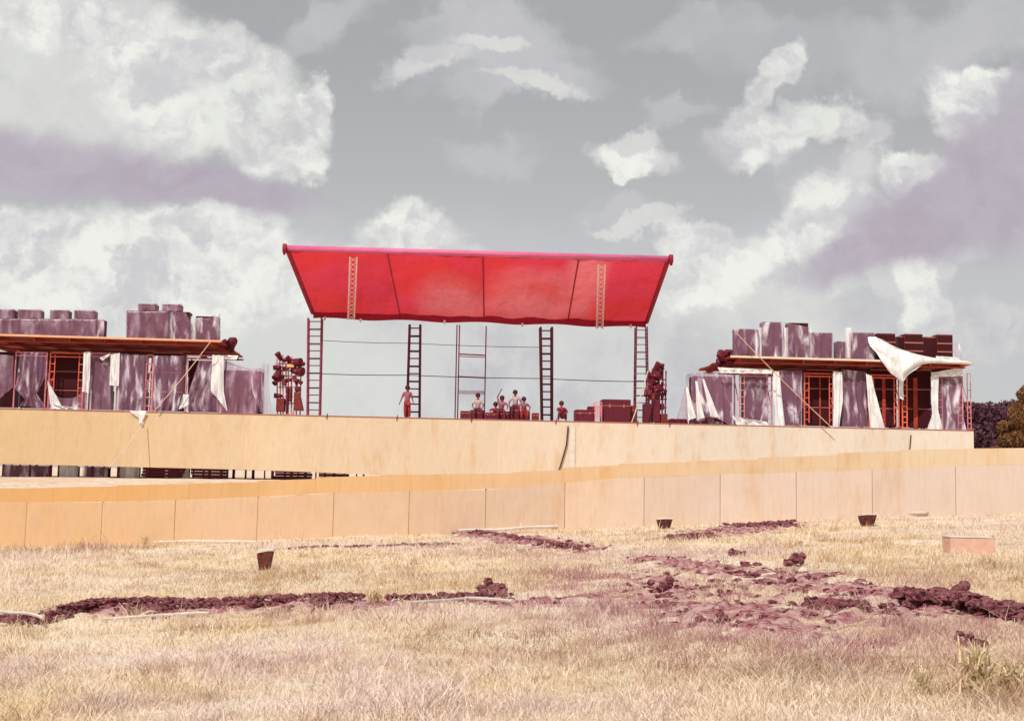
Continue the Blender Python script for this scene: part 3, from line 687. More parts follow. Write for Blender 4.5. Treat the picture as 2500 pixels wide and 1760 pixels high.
# ------------------------------------------------------------------ roof
def canopy():
    VF, VB = -2., 9.5
    fl, fr_ = ST.px(702, 611, VF), ST.px(1631, 637, VF); bl, br = ST.px(763, 763, VB), ST.px(1579, 786, VB)
    r = Root('stage_roof', (0, 4, bl.z), 'big red canvas stage roof tilted up towards the front', 'roof')
    seams = [0, .26, .51, .762, 1]
    def fn(s, t):
        a = fl.lerp(fr_, s); b = bl.lerp(br, s); p = a.lerp(b, t)
        for i in range(4):
            if seams[i] <= s <= seams[i+1]: q = (s-seams[i])/(seams[i+1]-seams[i]); break
        p.z += .62*math.sin(math.pi*q)*math.sin(math.pi*min(1, t*1.02))+.12*mnoise.noise(Vector((s*16, t*5, 2)))+.05*mnoise.noise(Vector((s*46, t*9, 5)))
        return p
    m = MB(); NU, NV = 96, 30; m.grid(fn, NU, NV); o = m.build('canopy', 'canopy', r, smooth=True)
    at = o.data.attributes.new('sun_patch', 'FLOAT', 'POINT'); vals = []
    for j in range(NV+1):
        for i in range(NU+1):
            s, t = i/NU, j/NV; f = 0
            for (cs, ct, rs, rt) in [(.43, .85, .15, .6), (.61, .85, .17, .75), (.71, .7, .09, .6), (.79, .4, .08, .9)]:  # ellipses of painted through-light on the cloth
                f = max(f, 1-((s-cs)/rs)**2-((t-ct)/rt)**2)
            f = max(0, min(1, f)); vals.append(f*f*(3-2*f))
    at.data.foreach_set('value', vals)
    m = MB(); 
    m.tube(fl+Vector((0, -.05, .12)), fr_+Vector((0, -.05, .12)), .19, 14)
    m.build('front_roll', 'pinktube', r, smooth=True)
    for e, nm in ((fl, -1), (fr_, 1)):
        m = MB(); m.tube(e+Vector((nm*.05, -.1, .1)), e+Vector((nm*.28, -.1, .1)), .30, 12); m.tube(e+Vector((nm*.2, -.1, -.3)), e+Vector((nm*.1, -.05, .1)), .08); m.build('end_cap', 'maroon', r)
    m = MB(); d = Vector((0, 0, .12)); m.tube(fl+d*0, bl, .16, 8); m.build('side_beam', 'maroon', r)
    m = MB(); m.tube(fr_, br, .16, 8); m.build('side_beam', 'maroon', r)
    # back truss
    m = MB()
    for dz, dv in ((.0, 0), (.45, .1), (.0, .5)): m.tube(bl+Vector((0, dv, dz-.05)), br+Vector((0, dv, dz-.05)), .09)
    for k in range(40):
        a = bl.lerp(br, k/40); b = bl.lerp(br, (k+1)/40); m.tube(a+Vector((0, .05, 0)), b+Vector((0, .05, .42)), .035)
    m.build('back_truss', 'maroon', r)
    m = MB(); m.grid(lambda s, t: bl.lerp(br, s).lerp(bl.lerp(br, .5), .006)+Vector((0, -.12-.03*math.sin(s*60)*(1-t), -.42+.06*math.sin(s*math.pi*9)*(1-t)+.56*t)), 120, 4); m.build('valance', 'maroon', r)
    for s in seams[1:-1]:
        m = MB(); pts = [fn(s, t/10)-Vector((0, 0, .1)) for t in range(11)]; m.path(pts, .055); m.build('rafter', 'maroon', r)
    # two light lattice trusses hung under the canvas
    for xa, ya, xb, yb in ((863, 622, 857, 778), (1469, 640, 1464, 800)):
        a = ST.px(xa, ya, VF+.6); b = ST.px(xb, yb, VB-.4); m = MB(); w = .22
        a.z -= .15; b.z -= .05
        for s in (-w, w):
            m.tube(a+Vector((s, 0, 0)), b+Vector((s, 0, 0)), .055)
        for k in range(14):
            s1 = w if k % 2 else -w; m.tube(a.lerp(b, k/14)+Vector((s1, 0, 0)), a.lerp(b, (k+1)/14)+Vector((-s1, 0, 0)), .026); m.tube(a.lerp(b, k/14)+Vector((-s1, 0, 0)), a.lerp(b, (k+1)/14)+Vector((s1, 0, 0)), .026)
        m.build('lattice_truss', 'truss_light', r)
    for x, y in ((793, 777), (880, 782), (1085, 786), (1275, 793), (1540, 796)):
        p = ST.px(x, y, VB-.3); m = MB(); m.tube(p+Vector((0, 0, -.15)), p+Vector((0, 0, .12)), .05, 8, .09); m.build('fitting', 'truss_light', r)
canopy()

def mast(xa, xb, yt, yb, leg, rung, lab, w, sp, thick, v=8.6):
    t0, t1 = ST.px(xa[0], yt, v), ST.px(xb[0], yt, v); b0, b1 = ST.px(xa[1], yb, v), ST.px(xb[1], yb, v)
    zb = DECKZ((b0.x+b1.x)/2)
    r = Root('ladder_mast', ((b0.x+b1.x)/2, v, zb), lab, 'mast', 'ladder masts holding the stage roof')
    def ext(t, b): k = (zb-t.z)/(b.z-t.z); return t+(b-t)*k
    b0, b1 = ext(t0, b0), ext(t1, b1)
    dv = Vector((0, .7, 0))
    for a, b in ((t0, b0), (t1, b1), (t0+dv, b0+dv), (t1+dv, b1+dv)):
        m = MB(); m.tube(a, b, thick, 8); m.build('leg', leg, r)
    n = int((t0.z-zb)/sp)
    m = MB()
    for k in range(n+1):
        f = (k+.5)/(n+1); p, q = t0.lerp(b0, f), t1.lerp(b1, f); m.tube(p, q, thick*.55)
        if k % 2: m.tube(p+dv, q+dv, thick*.4)
        m.tube(p, p+dv, thick*.5); m.tube(q, q+dv, thick*.5)
    m.build('rungs', rung, r)
    m = MB()
    for k in range(n):
        f, g = (k+.5)/(n+1), (k+1.5)/(n+1); m.tube(t0.lerp(b0, f), (t0.lerp(b0, g))+dv, thick*.35); m.tube(t1.lerp(b1, g), (t1.lerp(b1, f))+dv, thick*.35)
    m.build('lacing', leg, r)
    m = MB(); m.box((b0.x-.25, v-.15, zb), (b1.x+.25, v+.85, zb+.06)); m.build('base_plate', 'maroon', r)
_dA, _dB = ST.px(-140, DT(-140), 0), ST.px(2377, DT(2377), 0)
def DECKZ(u): return _dA.z+(_dB.z-_dA.z)*(u-_dA.x)/(_dB.x-_dA.x)-.03
mast((752, 750), (785, 780), 776, 1010, 'pipe_rose', 'pipe_dark', 'leftmost ladder mast under the left end of the red roof', .8, .56, .065)
mast((1000, 993), (1026, 1024), 792, 1020, 'pipe_dark', 'pipe_dark', 'dark ladder mast second from the left with a person standing at its foot', .8, .56, .085)
mast((1320, 1324), (1348, 1348), 798, 1030, 'pipe_dark', 'pipe_dark', 'dark ladder mast third from the left beside the crouching person', .8, .56, .085)
mast((1554, 1551), (1580, 1584), 797, 1032, 'pipe_rose', 'pipe_rose', 'rightmost ladder mast under the right end of the red roof', .8, .56, .05)
def mid_scaffold():
    v = 9; zb = DECKZ(0); a = ST.px(1122, 793, v); b = ST.px(1187, 796, v)
    r = Root('scaffold_tower', (a.x, v, zb), 'slim pink scaffold tower between the two dark ladder masts', 'scaffold')
    for p in (a, a+Vector((-.18, 0, 0)), b):
        m = MB(); m.tube((p.x, v, zb), p, .045); m.build('post', 'pipe_rose', r)
    for y in (865, 920): 
        p = ST.px(1150, y, v); m = MB(); m.tube((a.x, v, p.z), (b.x, v, p.z-.05), .05); 
        if y == 865: m.tube((a.x, v, p.z-.16), (b.x, v, p.z-.2), .03)
        m.build('crossbar', 'pipe_rose', r)
    p = ST.px(1150, 958, v); m = MB(); m.box((a.x, v-.4, p.z-.12), (b.x, v+.6, p.z+.12)); m.build('plank', 'film', r)
mid_scaffold()
def cable(pts, v, label, r=.022, sag=.0, m='wire', cat='cable', g='cables strung across the stage opening'):
    P = [ST.px(x, y, v) for x, y in pts]; Q = []
    for a, b in zip(P, P[1:]):
        for k in range(8): q = a.lerp(b, k/8); q.z -= sag*math.sin(math.pi*k/8); Q.append(q)
    Q.append(P[-1]); one('cable', MB().path(Q, r, 5), m, P[0], label, cat, g)
cable([(784, 831), (1000, 838), (1320, 848)], 8.4, 'upper thin cable between the masts under the roof', .02, .05)
cable([(747, 911), (1000, 916), (1320, 924), (1588, 932)], 8.4, 'lower dark cable running through all four masts', .028, .05)

# ------------------------------------------------------------------ loudspeaker cabinets
CAB = {}
def cab_proto(kind):
    """One cabinet, 1 x 1 x 1 m nominal; copies are scaled to the sizes seen."""
    r = Root('speaker_cabinet', (0, 0, 0), 'x', 'loudspeaker', 'loudspeaker cabinets of the sound system')
    body = 'cab_brown' if kind == 'horn' else 'cab'
    m = MB(); m.cbox((-.5, .03, 0), (.5, .9, 1), .02); m.build('cabinet', body, r)
    if kind == 'horn':      # dark horn mouths between pale shelves
        m = MB()
        for z0, z1 in ((.06, .30), (.36, .62), (.68, .94)): m.box((-.46, 0, z0), (.46, .026, z1))
        m.build('horn', 'grille', r)
        m = MB()
        for z in (.31, .63): m.box((-.5, -.03, z), (.5, .02, z+.05))
        m.build('shelf', 'trim', r)
    else:
        m = MB(); m.box((-.44, .005, .06), (.44, .028, .94)); m.build('grille', 'grille', r)
        m = MB(); m.box((-.5, -.01, .95), (.5, .027, 1.0)); m.build('trim', 'trim' if kind == 'trim' else body, r)
    return r
for k in ('plain', 'trim', 'horn'): CAB[k] = [cab_proto(k), 0]
def cab(x0, x1, y0, y1, v, kind, label, dep=1.0):
    a, b = pbox(x0, x1, y0, y1, v, dep); pr = CAB[kind]
    base = ((a[0]+b[0])/2, v, a[2])
    if not pr[1]: o = pr[0].o; o.location = ST.W(base); o['label'] = label; pr[1] = 1
    else: o = dup(pr[0], base, label)
    o.scale = ((b[0]-a[0])*.985, dep, (b[2]-a[2])*.99)
    return o
def sheet(label, left, right, v, m='film', folds=5, amp=.08, nu=26, nv=22, bulge=0., seed=0, name='plastic_sheet', wrap=0., top=0., group='plastic sheets over the equipment'):
    """Hanging film between two pixel polylines (top to bottom), folded, optionally wrapped back round its sides and over its top."""
    L = [ST.px(x, y, v) for x, y in left]; Rr = [ST.px(x, y, v) for x, y in right]
    def at(P, t):
        t *= len(P)-1; i = min(int(t), len(P)-2); return P[i].lerp(P[i+1], t-i)
    def fn(s, t):
        sw = (s-.1)/.8 if wrap else s; sc_ = min(max(sw, 0), 1); tw = (t-.1)/.9 if top else t; tc_ = max(tw, 0)
        p = at(L, tc_).lerp(at(Rr, tc_), sc_)
        n = mnoise.noise(Vector((sc_*3+seed, tc_*2.2, seed*.7)))
        p.y += -amp*(.35+.65*tc_)*math.sin(sc_*folds*math.pi*2+n*3+seed)-bulge*math.sin(math.pi*sc_)*math.sin(math.pi*tc_)+.06*n
        p.z += .03*n
        if wrap and (sw < 0 or sw > 1): p.y += wrap*(abs(sw-sc_)/.125)
        if top and tw < 0: p.y += top*(-tw/.111)
        return p
    mb = MB(); mb.grid(fn, nu, nv); b = at(L, 1).lerp(at(Rr, 1), .5)
    return one(name, mb, m, b, label, 'plastic sheet', group, smooth=True)

def frame(x0, x1, yt, yb, v, pm, label, bars=(0, .06), dep=1.5, dbl=True, r=.05):
    a, b = pbox(x0, x1, yt, yb, v, dep); ro = Root('scaffold', ((a[0]+b[0])/2, v, a[2]), label, 'scaffold', 'scaffold frames of the side wings')
    xs = [a[0], b[0]]; d = .3 if dbl else 0
    for x in xs:
        for vv in (v, v+dep):
            m = MB(); m.tube((x, vv, a[2]), (x, vv, b[2]), r, 8); m.build('post', pm, ro)
    if dbl:
        for x, s in ((a[0], 1), (b[0], -1)):
            m = MB(); m.tube((x+s*d, v, a[2]+.2), (x+s*d, v, b[2]-.1), r*.7, 6)
            for k in range(6): z = a[2]+.4+k*(b[2]-a[2]-.6)/6; m.tube((x, v, z), (x+s*d, v, z), r*.6)
            m.build('ladder_rail', pm, ro)
    H = b[2]-a[2]
    for t in bars:
        m = MB(); z = b[2]-t*H; m.tube((a[0], v, z), (b[0], v, z), r*.9, 6); m.build('crossbar', pm, ro)
    m = MB()
    for x in xs: m.tube((x, v, a[2]+.3*H), (x, v+dep, b[2]-.1*H), r*.6)
    m.build('brace', pm, ro)
    m = MB()
    for x in xs:
        for vv in (v, v+dep): m.cbox((x-.12, vv-.12, a[2]), (x+.12, vv+.12, a[2]+.05), .01)
    m.build('foot', pm, ro)
    return ro

def wing(x0, x1, y0, y1, xt, v0, v1, lab, edge, n=11):
    """Plank platform, seen from below."""
    a, b = ST.px(x0, y0, v0), ST.px(x1, y1, v0); r = Root('platform', (a.x*.5+b.x*.5, v0, a.z), lab, 'platform', 'raised side platforms for loudspeakers')
    w = (v1-v0)/n
    for k in range(n):
        m = MB(); va = v0+k*w+.01; vb = v0+(k+1)*w-.02; e = random.uniform(-.1, .15)
        xr = b.x+(xt-b.x)*k/n if xt else b.x
        q = [Vector((a.x-e, va, a.z)), Vector((xr+e, va, b.z)), Vector((xr+e, vb, b.z)), Vector((a.x-e, vb, a.z))]
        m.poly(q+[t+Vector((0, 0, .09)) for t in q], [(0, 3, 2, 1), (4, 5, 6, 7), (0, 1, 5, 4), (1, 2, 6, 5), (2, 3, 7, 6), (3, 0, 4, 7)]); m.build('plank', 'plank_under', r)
    m = MB(); m.tube(a+Vector((0, -.05, .07)), b+Vector((0, -.05, .07)), .09, 4); m.build('front_board', edge, r)
    k = int((b.x-a.x)/2.2)
    for i in range(k+1):
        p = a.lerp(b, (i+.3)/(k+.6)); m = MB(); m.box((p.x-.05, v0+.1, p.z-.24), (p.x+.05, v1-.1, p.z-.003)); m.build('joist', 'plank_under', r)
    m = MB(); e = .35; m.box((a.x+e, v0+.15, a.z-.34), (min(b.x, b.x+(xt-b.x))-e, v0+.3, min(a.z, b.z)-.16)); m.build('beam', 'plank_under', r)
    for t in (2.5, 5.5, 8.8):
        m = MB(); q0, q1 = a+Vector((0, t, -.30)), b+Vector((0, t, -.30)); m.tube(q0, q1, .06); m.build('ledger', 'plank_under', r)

# ---- left wing
lx = ST.px(541, 836, 0); tx = ST.px(578, 858, 8.5)
wing(-120, 541, 817, 836, tx.x, 0, 10.5, 'left plank platform with orange front board carrying wrapped loudspeakers', 'plank_edge')
W = lambda x: 817+(x+120)/661*19
LV = 0.6
lab_u = 'on the left platform'
tops = [(3, 48), (49, 94), (95, 140), (141, 186), (187, 231)]
ordn = ['first', 'second', 'third', 'fourth', 'fifth', 'sixth', 'seventh', 'eighth', 'ninth']
cab(-45, 2, 778, 819, LV, 'plain', 'cabinet cut by the picture edge at the left end of the left platform row')
for i, (a, b) in enumerate(tops): cab(a, b, 778, W(a)-2, LV, 'plain', f'{ordn[i]} cabinet from the left in the lower row of the far left platform group')
for i, (a, b) in enumerate([(-10, 33), (43, 98), (122, 166), (181, 230)]): cab(a, b, 755+i, 777, LV, 'plain', f'{ordn[i]} small cabinet from the left topping the left group {lab_u}')
cab(234, 252, 780, 819, LV, 'trim', 'narrow cabinet ending the left group on the left platform')
for i, (a, b, y0) in enumerate([(309, 358, 759), (359, 411, 759), (420, 463, 761), (477, 532, 772)]):
    ym = (y0+W(a))/2; wd = ['first', 'second', 'third', 'last'][i]
    cab(a, b, ym, W(a)-2, LV, 'plain', f'lower cabinet of the {wd} stack in the right group {lab_u}')
    cab(a, b, y0, ym-.5, LV, 'plain', f'upper cabinet of the {wd} stack in the right group {lab_u}')
for i, (a, b, y0, y1) in enumerate([(-12, 35, 753, 777), (41, 100, 754, 778), (120, 168, 755, 779), (179, 232, 756, 780), (335, 383, 740, 758), (394, 443, 741, 759)]):
    sheet(f'film over the {["first", "second", "third", "fourth", "fifth", "sixth"][i]} topmost small cabinet from the left on the left platform', [(a, y0), (a, y1)], [(b, y0), (b, y1)], LV-.1, 'film_thin', 2, .03, 14, 8, seed=200+i, wrap=.5, top=.6)
cab(337, 381, 742, 758, LV, 'plain', 'left of two small cabinets topping the right group on the left platform')
cab(396, 441, 743, 758, LV, 'plain', 'right of two small cabinets topping the right group on the left platform')
sheet('thin film wrapped over the left loudspeaker row on the left platform', [(-30, 776), (-30, 818)], [(233, 778), (233, 824)], LV-.12, 'film_thin', 9, .03, 60, 12, wrap=.7, top=.8, seed=1)
sheet('film hanging on the narrow end cabinet on the left platform', [(232, 778), (232, 824)], [(255, 782), (254, 824)], LV-.2, 'film', 2, .05, 14, 10, seed=2)
sheet('film over the wide right group of loudspeakers on the left platform', [(307, 757), (306, 826)], [(412, 757), (413, 828)], LV-.12, 'film_thin', 5, .03, 34, 14, wrap=.7, top=.8, seed=3)
sheet('film over the third stack on the left platform', [(418, 759), (418, 829)], [(452, 762), (466, 790), (466, 830)], LV-.12, 'film', 2, .05, 20, 14, wrap=.6, seed=4)
sheet('film pulled to a point over the last stack on the left platform', [(476, 776), (475, 830)], [(505, 775), (534, 765), (534, 832)], LV-.12, 'film', 3, .06, 20, 14, wrap=.6, seed=5)
for a, b, y, l in ((411, 420, 762, 'left'), (464, 475, 772, 'right')):
    sheet(f'narrow white plastic strip, {l} of two between the stacks on the left platform', [(a, y), (a, 826)], [(b, y), (b+1, 828)], LV+.2, 'film_white', 1, .04, 8, 12, seed=a)
# lumps on the platform end
mb = MB(); p = ST.px(556, 846, 3)
for k in range(9): mb.ball(p+Vector((random.uniform(-.35, .35), random.uniform(-.6, .6), random.uniform(-.1, .55))), random.uniform(.2, .34), 1, 1, 1, 8, .5, k)
one('rolled_tarp', mb, 'dark_gear', p, 'dark bundled tarp on the right end of the left platform', 'tarp')

# stacks below the left platform
DY = lambda x: DT(x)-2
stL = [(-40, 33, 858), (45, 118, 854), (124, 200, 860), (222, 268, 856), (290, 354, 860), (372, 447, 860), (458, 540, 880)]
for i, (a, b, y) in enumerate(stL):
    yb = DY(a)
    for k in range(3):
        ya = y+(yb-y)*k/3; yc = y+(yb-y)*(k+1)/3-.4
        cab(a, b, ya, yc, 1.6, 'trim' if i in (2, 5) else 'plain', f'{["top", "middle", "bottom"][k]} cabinet of the {ordn[i]} stack from the left below the left platform', 1.2)
FV = .9
frame(36, 112, 860, 999, FV, 'pipe_pink', 'pink scaffold frame at the left end under the left platform', dbl=False)
frame(120, 203, 862, 1001, FV, 'pipe_orange', 'bright orange scaffold frame with double crossbar under the left platform', bars=(.0, .065))
frame(212, 286, 862, 1003, FV, 'pipe_pink', 'pink scaffold frame right of the orange one under the left platform', dbl=False)
frame(356, 372, 868, 1005, FV, 'pipe_pink', 'narrow pink scaffold ladder under the left platform', bars=(0, .15, .3, .45, .6, .75, .9), dbl=False, r=.06)
frame(454, 540, 868, 1008, FV, 'pipe_pink', 'pink scaffold frame at the right end under the left platform', dbl=False)
SV = .55
sheet('torn lilac film swept to the left under the left platform', [(50, 860), (38, 950), (62, 975), (48, 990)], [(117, 860), (112, 920), (90, 960), (118, 998)], SV, 'film', 5, .14, 30, 24, seed=7)
sheet('thin brownish film at the left picture edge under the left platform', [(-30, 862), (-30, 996)], [(34, 868), (32, 945)], SV, 'film_thin', 3, .06, 18, 18, seed=8)
def ucurve(label, xa, xb, yt, yc, yb, v, seed):
    """Film whose top edge sags in a U."""
    def fn(s, t):
        x = xa+(xb-xa)*s; u = abs(2*s-1); top = yc+(yt-yc)*u**4
        y = top+(yb-top)*t; p = ST.px(x, y, v); p.y += .12*math.sin(s*17+t*3)*(.3+.7*t); return p
    mb = MB(); mb.grid(fn, 30, 14); one('plastic_sheet', mb, 'film', ST.px((xa+xb)/2, yb, v), label, 'plastic sheet', 'plastic sheets over the equipment', smooth=True)
ucurve('film hanging in a U across the orange scaffold frame on the left', 116, 212, 900, 972, 1000, SV, 1)
sheet('white film strip right of the orange scaffold frame on the left', [(204, 860), (200, 955)], [(221, 858), (218, 960)], SV-.05, 'film_white', 2, .05, 10, 18, seed=11)
sheet('white plastic roll lying on the stage edge under the orange frame', [(116, 930), (122, 985), (128, 998)], [(128, 950), (150, 990), (206, 998)], SV-.1, 'film_white', 3, .1, 16, 12, seed=12)
sheet('film over the fourth stack under the left platform', [(221, 862), (219, 1001)], [(270, 862), (270, 1001)], SV+.3, 'film_thin', 3, .05, 22, 22, seed=13, wrap=.6)
sheet('white hooked film strip near the middle of the left scaffold', [(270, 866), (268, 940)], [(293, 860), (290, 942)], SV-.05, 'film_white', 2, .06, 12, 18, seed=14)
sheet('small white film flap beside the hooked strip', [(243, 874), (250, 880)], [(270, 862), (268, 868)], SV-.02, 'film_white', 1, .03, 10, 8, seed=15)
sheet('rosy film curtain over the fifth stack under the left platform', [(292, 864), (288, 1004)], [(354, 866), (354, 1005)], SV, 'film', 5, .08, 30, 22, seed=16, wrap=.6)
sheet('lilac film curtain over the sixth stack under the left platform', [(374, 868), (372, 1006)], [(446, 868), (446, 960), (430, 1003)], SV, 'film', 4, .12, 30, 22, seed=17, wrap=.5)
sheet('gathered film curtain over the last stack under the left platform', [(486, 880), (470, 930), (452, 985), (450, 1004)], [(545, 884), (545, 940), (552, 1004)], SV, 'film', 4, .16, 30, 24, seed=18, wrap=.5)
sheet('white film strip at the right end under the left platform', [(519, 866), (514, 952)], [(546, 868), (546, 955), (556, 1006)], SV-.12, 'film_white', 2, .08, 14, 20, seed=19)
sheet('white film edge under the tip of the left platform', [(518, 866), (520, 876)], [(582, 868), (578, 878)], SV, 'film_white', 2, .05, 14, 8, seed=20)
sheet('white plastic spilling over the stage front under the left platform', [(316, 1003), (338, 1022), (340, 1034)], [(358, 1003), (352, 1022), (346, 1034)], -.15, 'film_white', 1, .04, 12, 12, seed=21)
for x, y0, y1, l in ((450, 962, 992, 'foot of the sixth stack'),):
    sheet('white film tail at the ' + l, [(448, 962), (436, 1000)], [(462, 964), (460, 990)], SV-.1, 'film_white', 1, .05, 10, 10, seed=22)

def pile(label, outline, v0, dep, m, seed, cat='covered pile', name='covered_pile', film=None):
    """Draped pile: pixel outline of its top (left to right), standing on the stage."""
    P = [ST.px(x, y, v0+dep*.4) for x, y in outline]; xs = [p.x for p in P]; zs = [p.z for p in P]
    zb = DECKZ(xs[0]); r = Root(name, ((xs[0]+xs[-1])/2, v0, zb), label, cat, 'covered piles on the stage')
    def fn(s, t):
        x = xs[0]+(xs[-1]-xs[0])*s; z = float(np.interp(x, xs, zs)); n = mnoise.noise(Vector((s*7+seed, t*3, 1)))
        if t < .45: q = t/.45; return Vector((x+.05*n, v0-.35*(1-q)+.12*math.sin(s*26+n*3)*(1-q), zb+(z-zb)*q))
        if t < .7: q = (t-.45)/.25; return Vector((x, v0+dep*q, z+.08*n))
        q = (t-.7)/.3; return Vector((x+.05*n, v0+dep+.3*q, z+(zb-z)*q))
    mb = MB(); mb.grid(fn, 40, 24); mb.build('cover', m, r, smooth=True)
    mb = MB(); mb.cbox((xs[0]+.2, v0+.15, zb), (xs[-1]-.2, v0+dep-.1, min(zs)-.1)); mb.build('crate', 'cab', r)
    return r
pile('large dark film covered pile at the right end of the left wing', [(541, 882), (560, 884), (590, 896), (620, 903), (640, 899), (645, 1000)][:5], .8, 2, 'film_thin', 3)
mb = MB(); a, b = pbox(545, 636, 905, 1007, 1.2, 1.4); mb.cbox(a, b); one('equipment_crate', mb, 'cab', a, 'large dark crate under the film at the right end of the left wing', 'crate', 'crates on the stage')
sheet('twisted lilac film upright beside the dark pile', [(640, 886), (636, 930), (638, 1008)], [(656, 888), (654, 925), (660, 1008)], .8, 'film', 2, .1, 12, 26, seed=31, wrap=.3)
sheet('lilac film folds at the right side of the dark pile', [(610, 905), (618, 960), (634, 1006)], [(640, 900), (640, 950), (642, 1006)], .3, 'film', 3, .1, 16, 20, seed=32)

# guy ropes
def rope(p, q, r, m, label): one('guy_rope', MB().path([Vector(p).lerp(Vector(q), k/8)-Vector((0, 0, .12*math.sin(math.pi*k/8))) for k in range(9)], r, 5), m, q, label, 'rope', 'guy ropes of the stage')
rope(ST.px(514, 834, -.3), ST.px(380, 999, -.3), .03, 'rope', 'pinkish rope slanting down left across the left wing')
rope(ST.px(352, 1030, -.3), FE.L(WO.W((0, 0, 0))) if False else ST.L(Vector(ST.W(ST.px(266, 1142, -4)))), .028, 'rope_white', 'white rope slanting from the stage edge down across the tan front')
rope(ST.px(1797, 812, -.5), ST.px(2033, 1046, -.5), .032, 'rope', 'pinkish rope slanting down right across the right wing')
rope(ST.px(1582, 905, .3), ST.px(1542, 1032, .3), .04, 'rope_white', 'short white rope beside the rightmost mast foot')

# ---- right wing
rl = ST.px(1785, 875, 0)
rt = ST.px(2372, 888, 0)
def right_wing():
    wing(1783, 2372, 873, 890, ST.px(2300, 908, 8.5).x, 0, 10.5, 'right plank platform with pale front board carrying loudspeakers', 'plank_pale')
right_wing()
W2 = lambda x: 873+(x-1783)/589*17-6
up = [(1795, 1850, 803), (1862, 1910, 786), (1925, 1974, 788), (1981, 2032, 812), (2045, 2064, 833), (2078, 2134, 812)]
for i, (a, b, y0) in enumerate(up):
    n = 1 if i == 4 else 2; ym = (y0+W2(a))/2
    if n == 2:
        cab(a, b, ym, W2(a), LV, 'plain', f'lower cabinet of the {ordn[i]} wrapped stack from the left on the right platform')
        cab(a, b, y0, ym-.5, LV, 'plain', f'upper cabinet of the {ordn[i]} wrapped stack from the left on the right platform')
    else: cab(a, b, y0, W2(a), LV, 'plain', 'narrow wrapped cabinet between wide stacks on the right platform')
    sheet(f'film over the {ordn[i]} stack from the left on the right platform', [(a-2, y0-2), (a-2, W2(a)+2)], [(b+2, y0-1+(10 if i == 2 else 0)), (b+2, W2(b)+2)], LV-.12, 'film', 3, .05, 20, 16, seed=41+i, wrap=.6, top=.8)
for a, b in ((1851, 1861), (1911, 1924), (1974, 1981), (2064, 2078)):
    sheet(f'white film strip {["left of the second", "left of the third", "left of the fourth", "left of the sixth"][[1851, 1911, 1974, 2064].index(a)]} stack on the right platform', [(a, 800), (a, W2(a))], [(b, 800), (b, W2(b))], LV+.15, 'film_white', 1, .04, 8, 12, seed=a)
hn = ['left', 'middle', 'right']
for i, (a, b) in enumerate([(2141, 2187), (2208, 2254), (2288, 2327)]):
    cab(a, b, 813+i*1.5, W2(a)-1, LV, 'horn', f'{hn[i]} of the uncovered dark horn cabinets on the right platform')
for i, (a, b) in enumerate([(2194, 2207), (2258, 2287)]):
    cab(a, b, 820+i*1.5, W2(a)-1, LV+.3, 'trim', f'{["narrow", "wider"][i]} brown cabinet between uncovered horn cabinets on the right platform')
sheet('torn film at the right end of the loudspeakers on the right platform', [(2330, 835), (2332, 878)], [(2343, 840), (2350, 884)], LV, 'film', 1, .06, 10, 12, seed=61)
# big white sheet blowing down over the platform edge
def white_sheet():
    # rows of pixel points left to right, each with its own depth
    rows = [[(2118, 822, .3), (2136, 823, .3), (2148, 826, .3), (2160, 834, .3)],
            [(2124, 842, .1), (2150, 843, 0), (2185, 848, 0), (2205, 858, .1)],
            [(2142, 862, -.1), (2175, 864, -.3), (2225, 866, -.3), (2290, 874, -.1)],
            [(2150, 876, -.3), (2185, 880, -.4), (2235, 878, -.4), (2370, 884, -.15)],
            [(2160, 893, -.35), (2190, 898, -.45), (2225, 896, -.45), (2270, 886, -.2)],
            [(2172, 910, -.3), (2192, 915, -.4), (2210, 912, -.4), (2232, 904, -.3)],
            [(2190, 922, -.3), (2200, 930, -.35), (2208, 930, -.35), (2212, 918, -.3)]]
    P = [[ST.px(*q) for q in r] for r in rows]
    def cr(p0, p1, p2, p3, t): return .5*((2*p1)+(p2-p0)*t+(2*p0-5*p1+4*p2-p3)*t*t+(3*p1-p0-3*p2+p3)*t**3)
    def cur(A, t):
        t *= len(A)-1; i = min(int(t), len(A)-2); g = lambda j: A[max(0, min(len(A)-1, j))]
        return cr(g(i-1), g(i), g(i+1), g(i+2), t-i)
    def fn(s, t):
        p = cur([cur(r, s) for r in P], t); p.y += .10*math.sin(s*13+t*5)+.08*mnoise.noise(Vector((s*5, t*5, 3))); return p
    mb = MB(); mb.grid(fn, 36, 36); one('plastic_sheet', mb, 'film_white', ST.px(2204, 930, -.3), 'big white sheet swooping from the loudspeakers over the edge of the right platform', 'plastic sheet', 'plastic sheets over the equipment', smooth=True)
white_sheet()
sheet('ragged white film edge beneath the left end of the right platform', [(1752, 897), (1760, 911)], [(1888, 902), (1884, 912)], .2, 'film_white', 6, .06, 30, 8, seed=62)
sheet('ragged white film scraps on the front board at the right', [(2285, 869), (2285, 880)], [(2340, 872), (2352, 884)], .1, 'film_white', 4, .06, 20, 8, seed=63)
sheet('ragged white film under the right tip of the right platform', [(2276, 910), (2280, 920)], [(2350, 896), (2350, 918)], .4, 'film_white', 3, .06, 20, 8, seed=64)
mb = MB(); p = ST.px(1774, 872, 2)
for k in range(12): mb.ball(p+Vector((random.uniform(-.5, .35), random.uniform(-.8, .8), random.uniform(-.5, .35))), random.uniform(.22, .36), 1, 1, 1, 8, .5, k+40)
one('rolled_tarp', mb, 'dark_gear', p, 'dark bundled tarp hanging on the left end of the right platform', 'tarp')

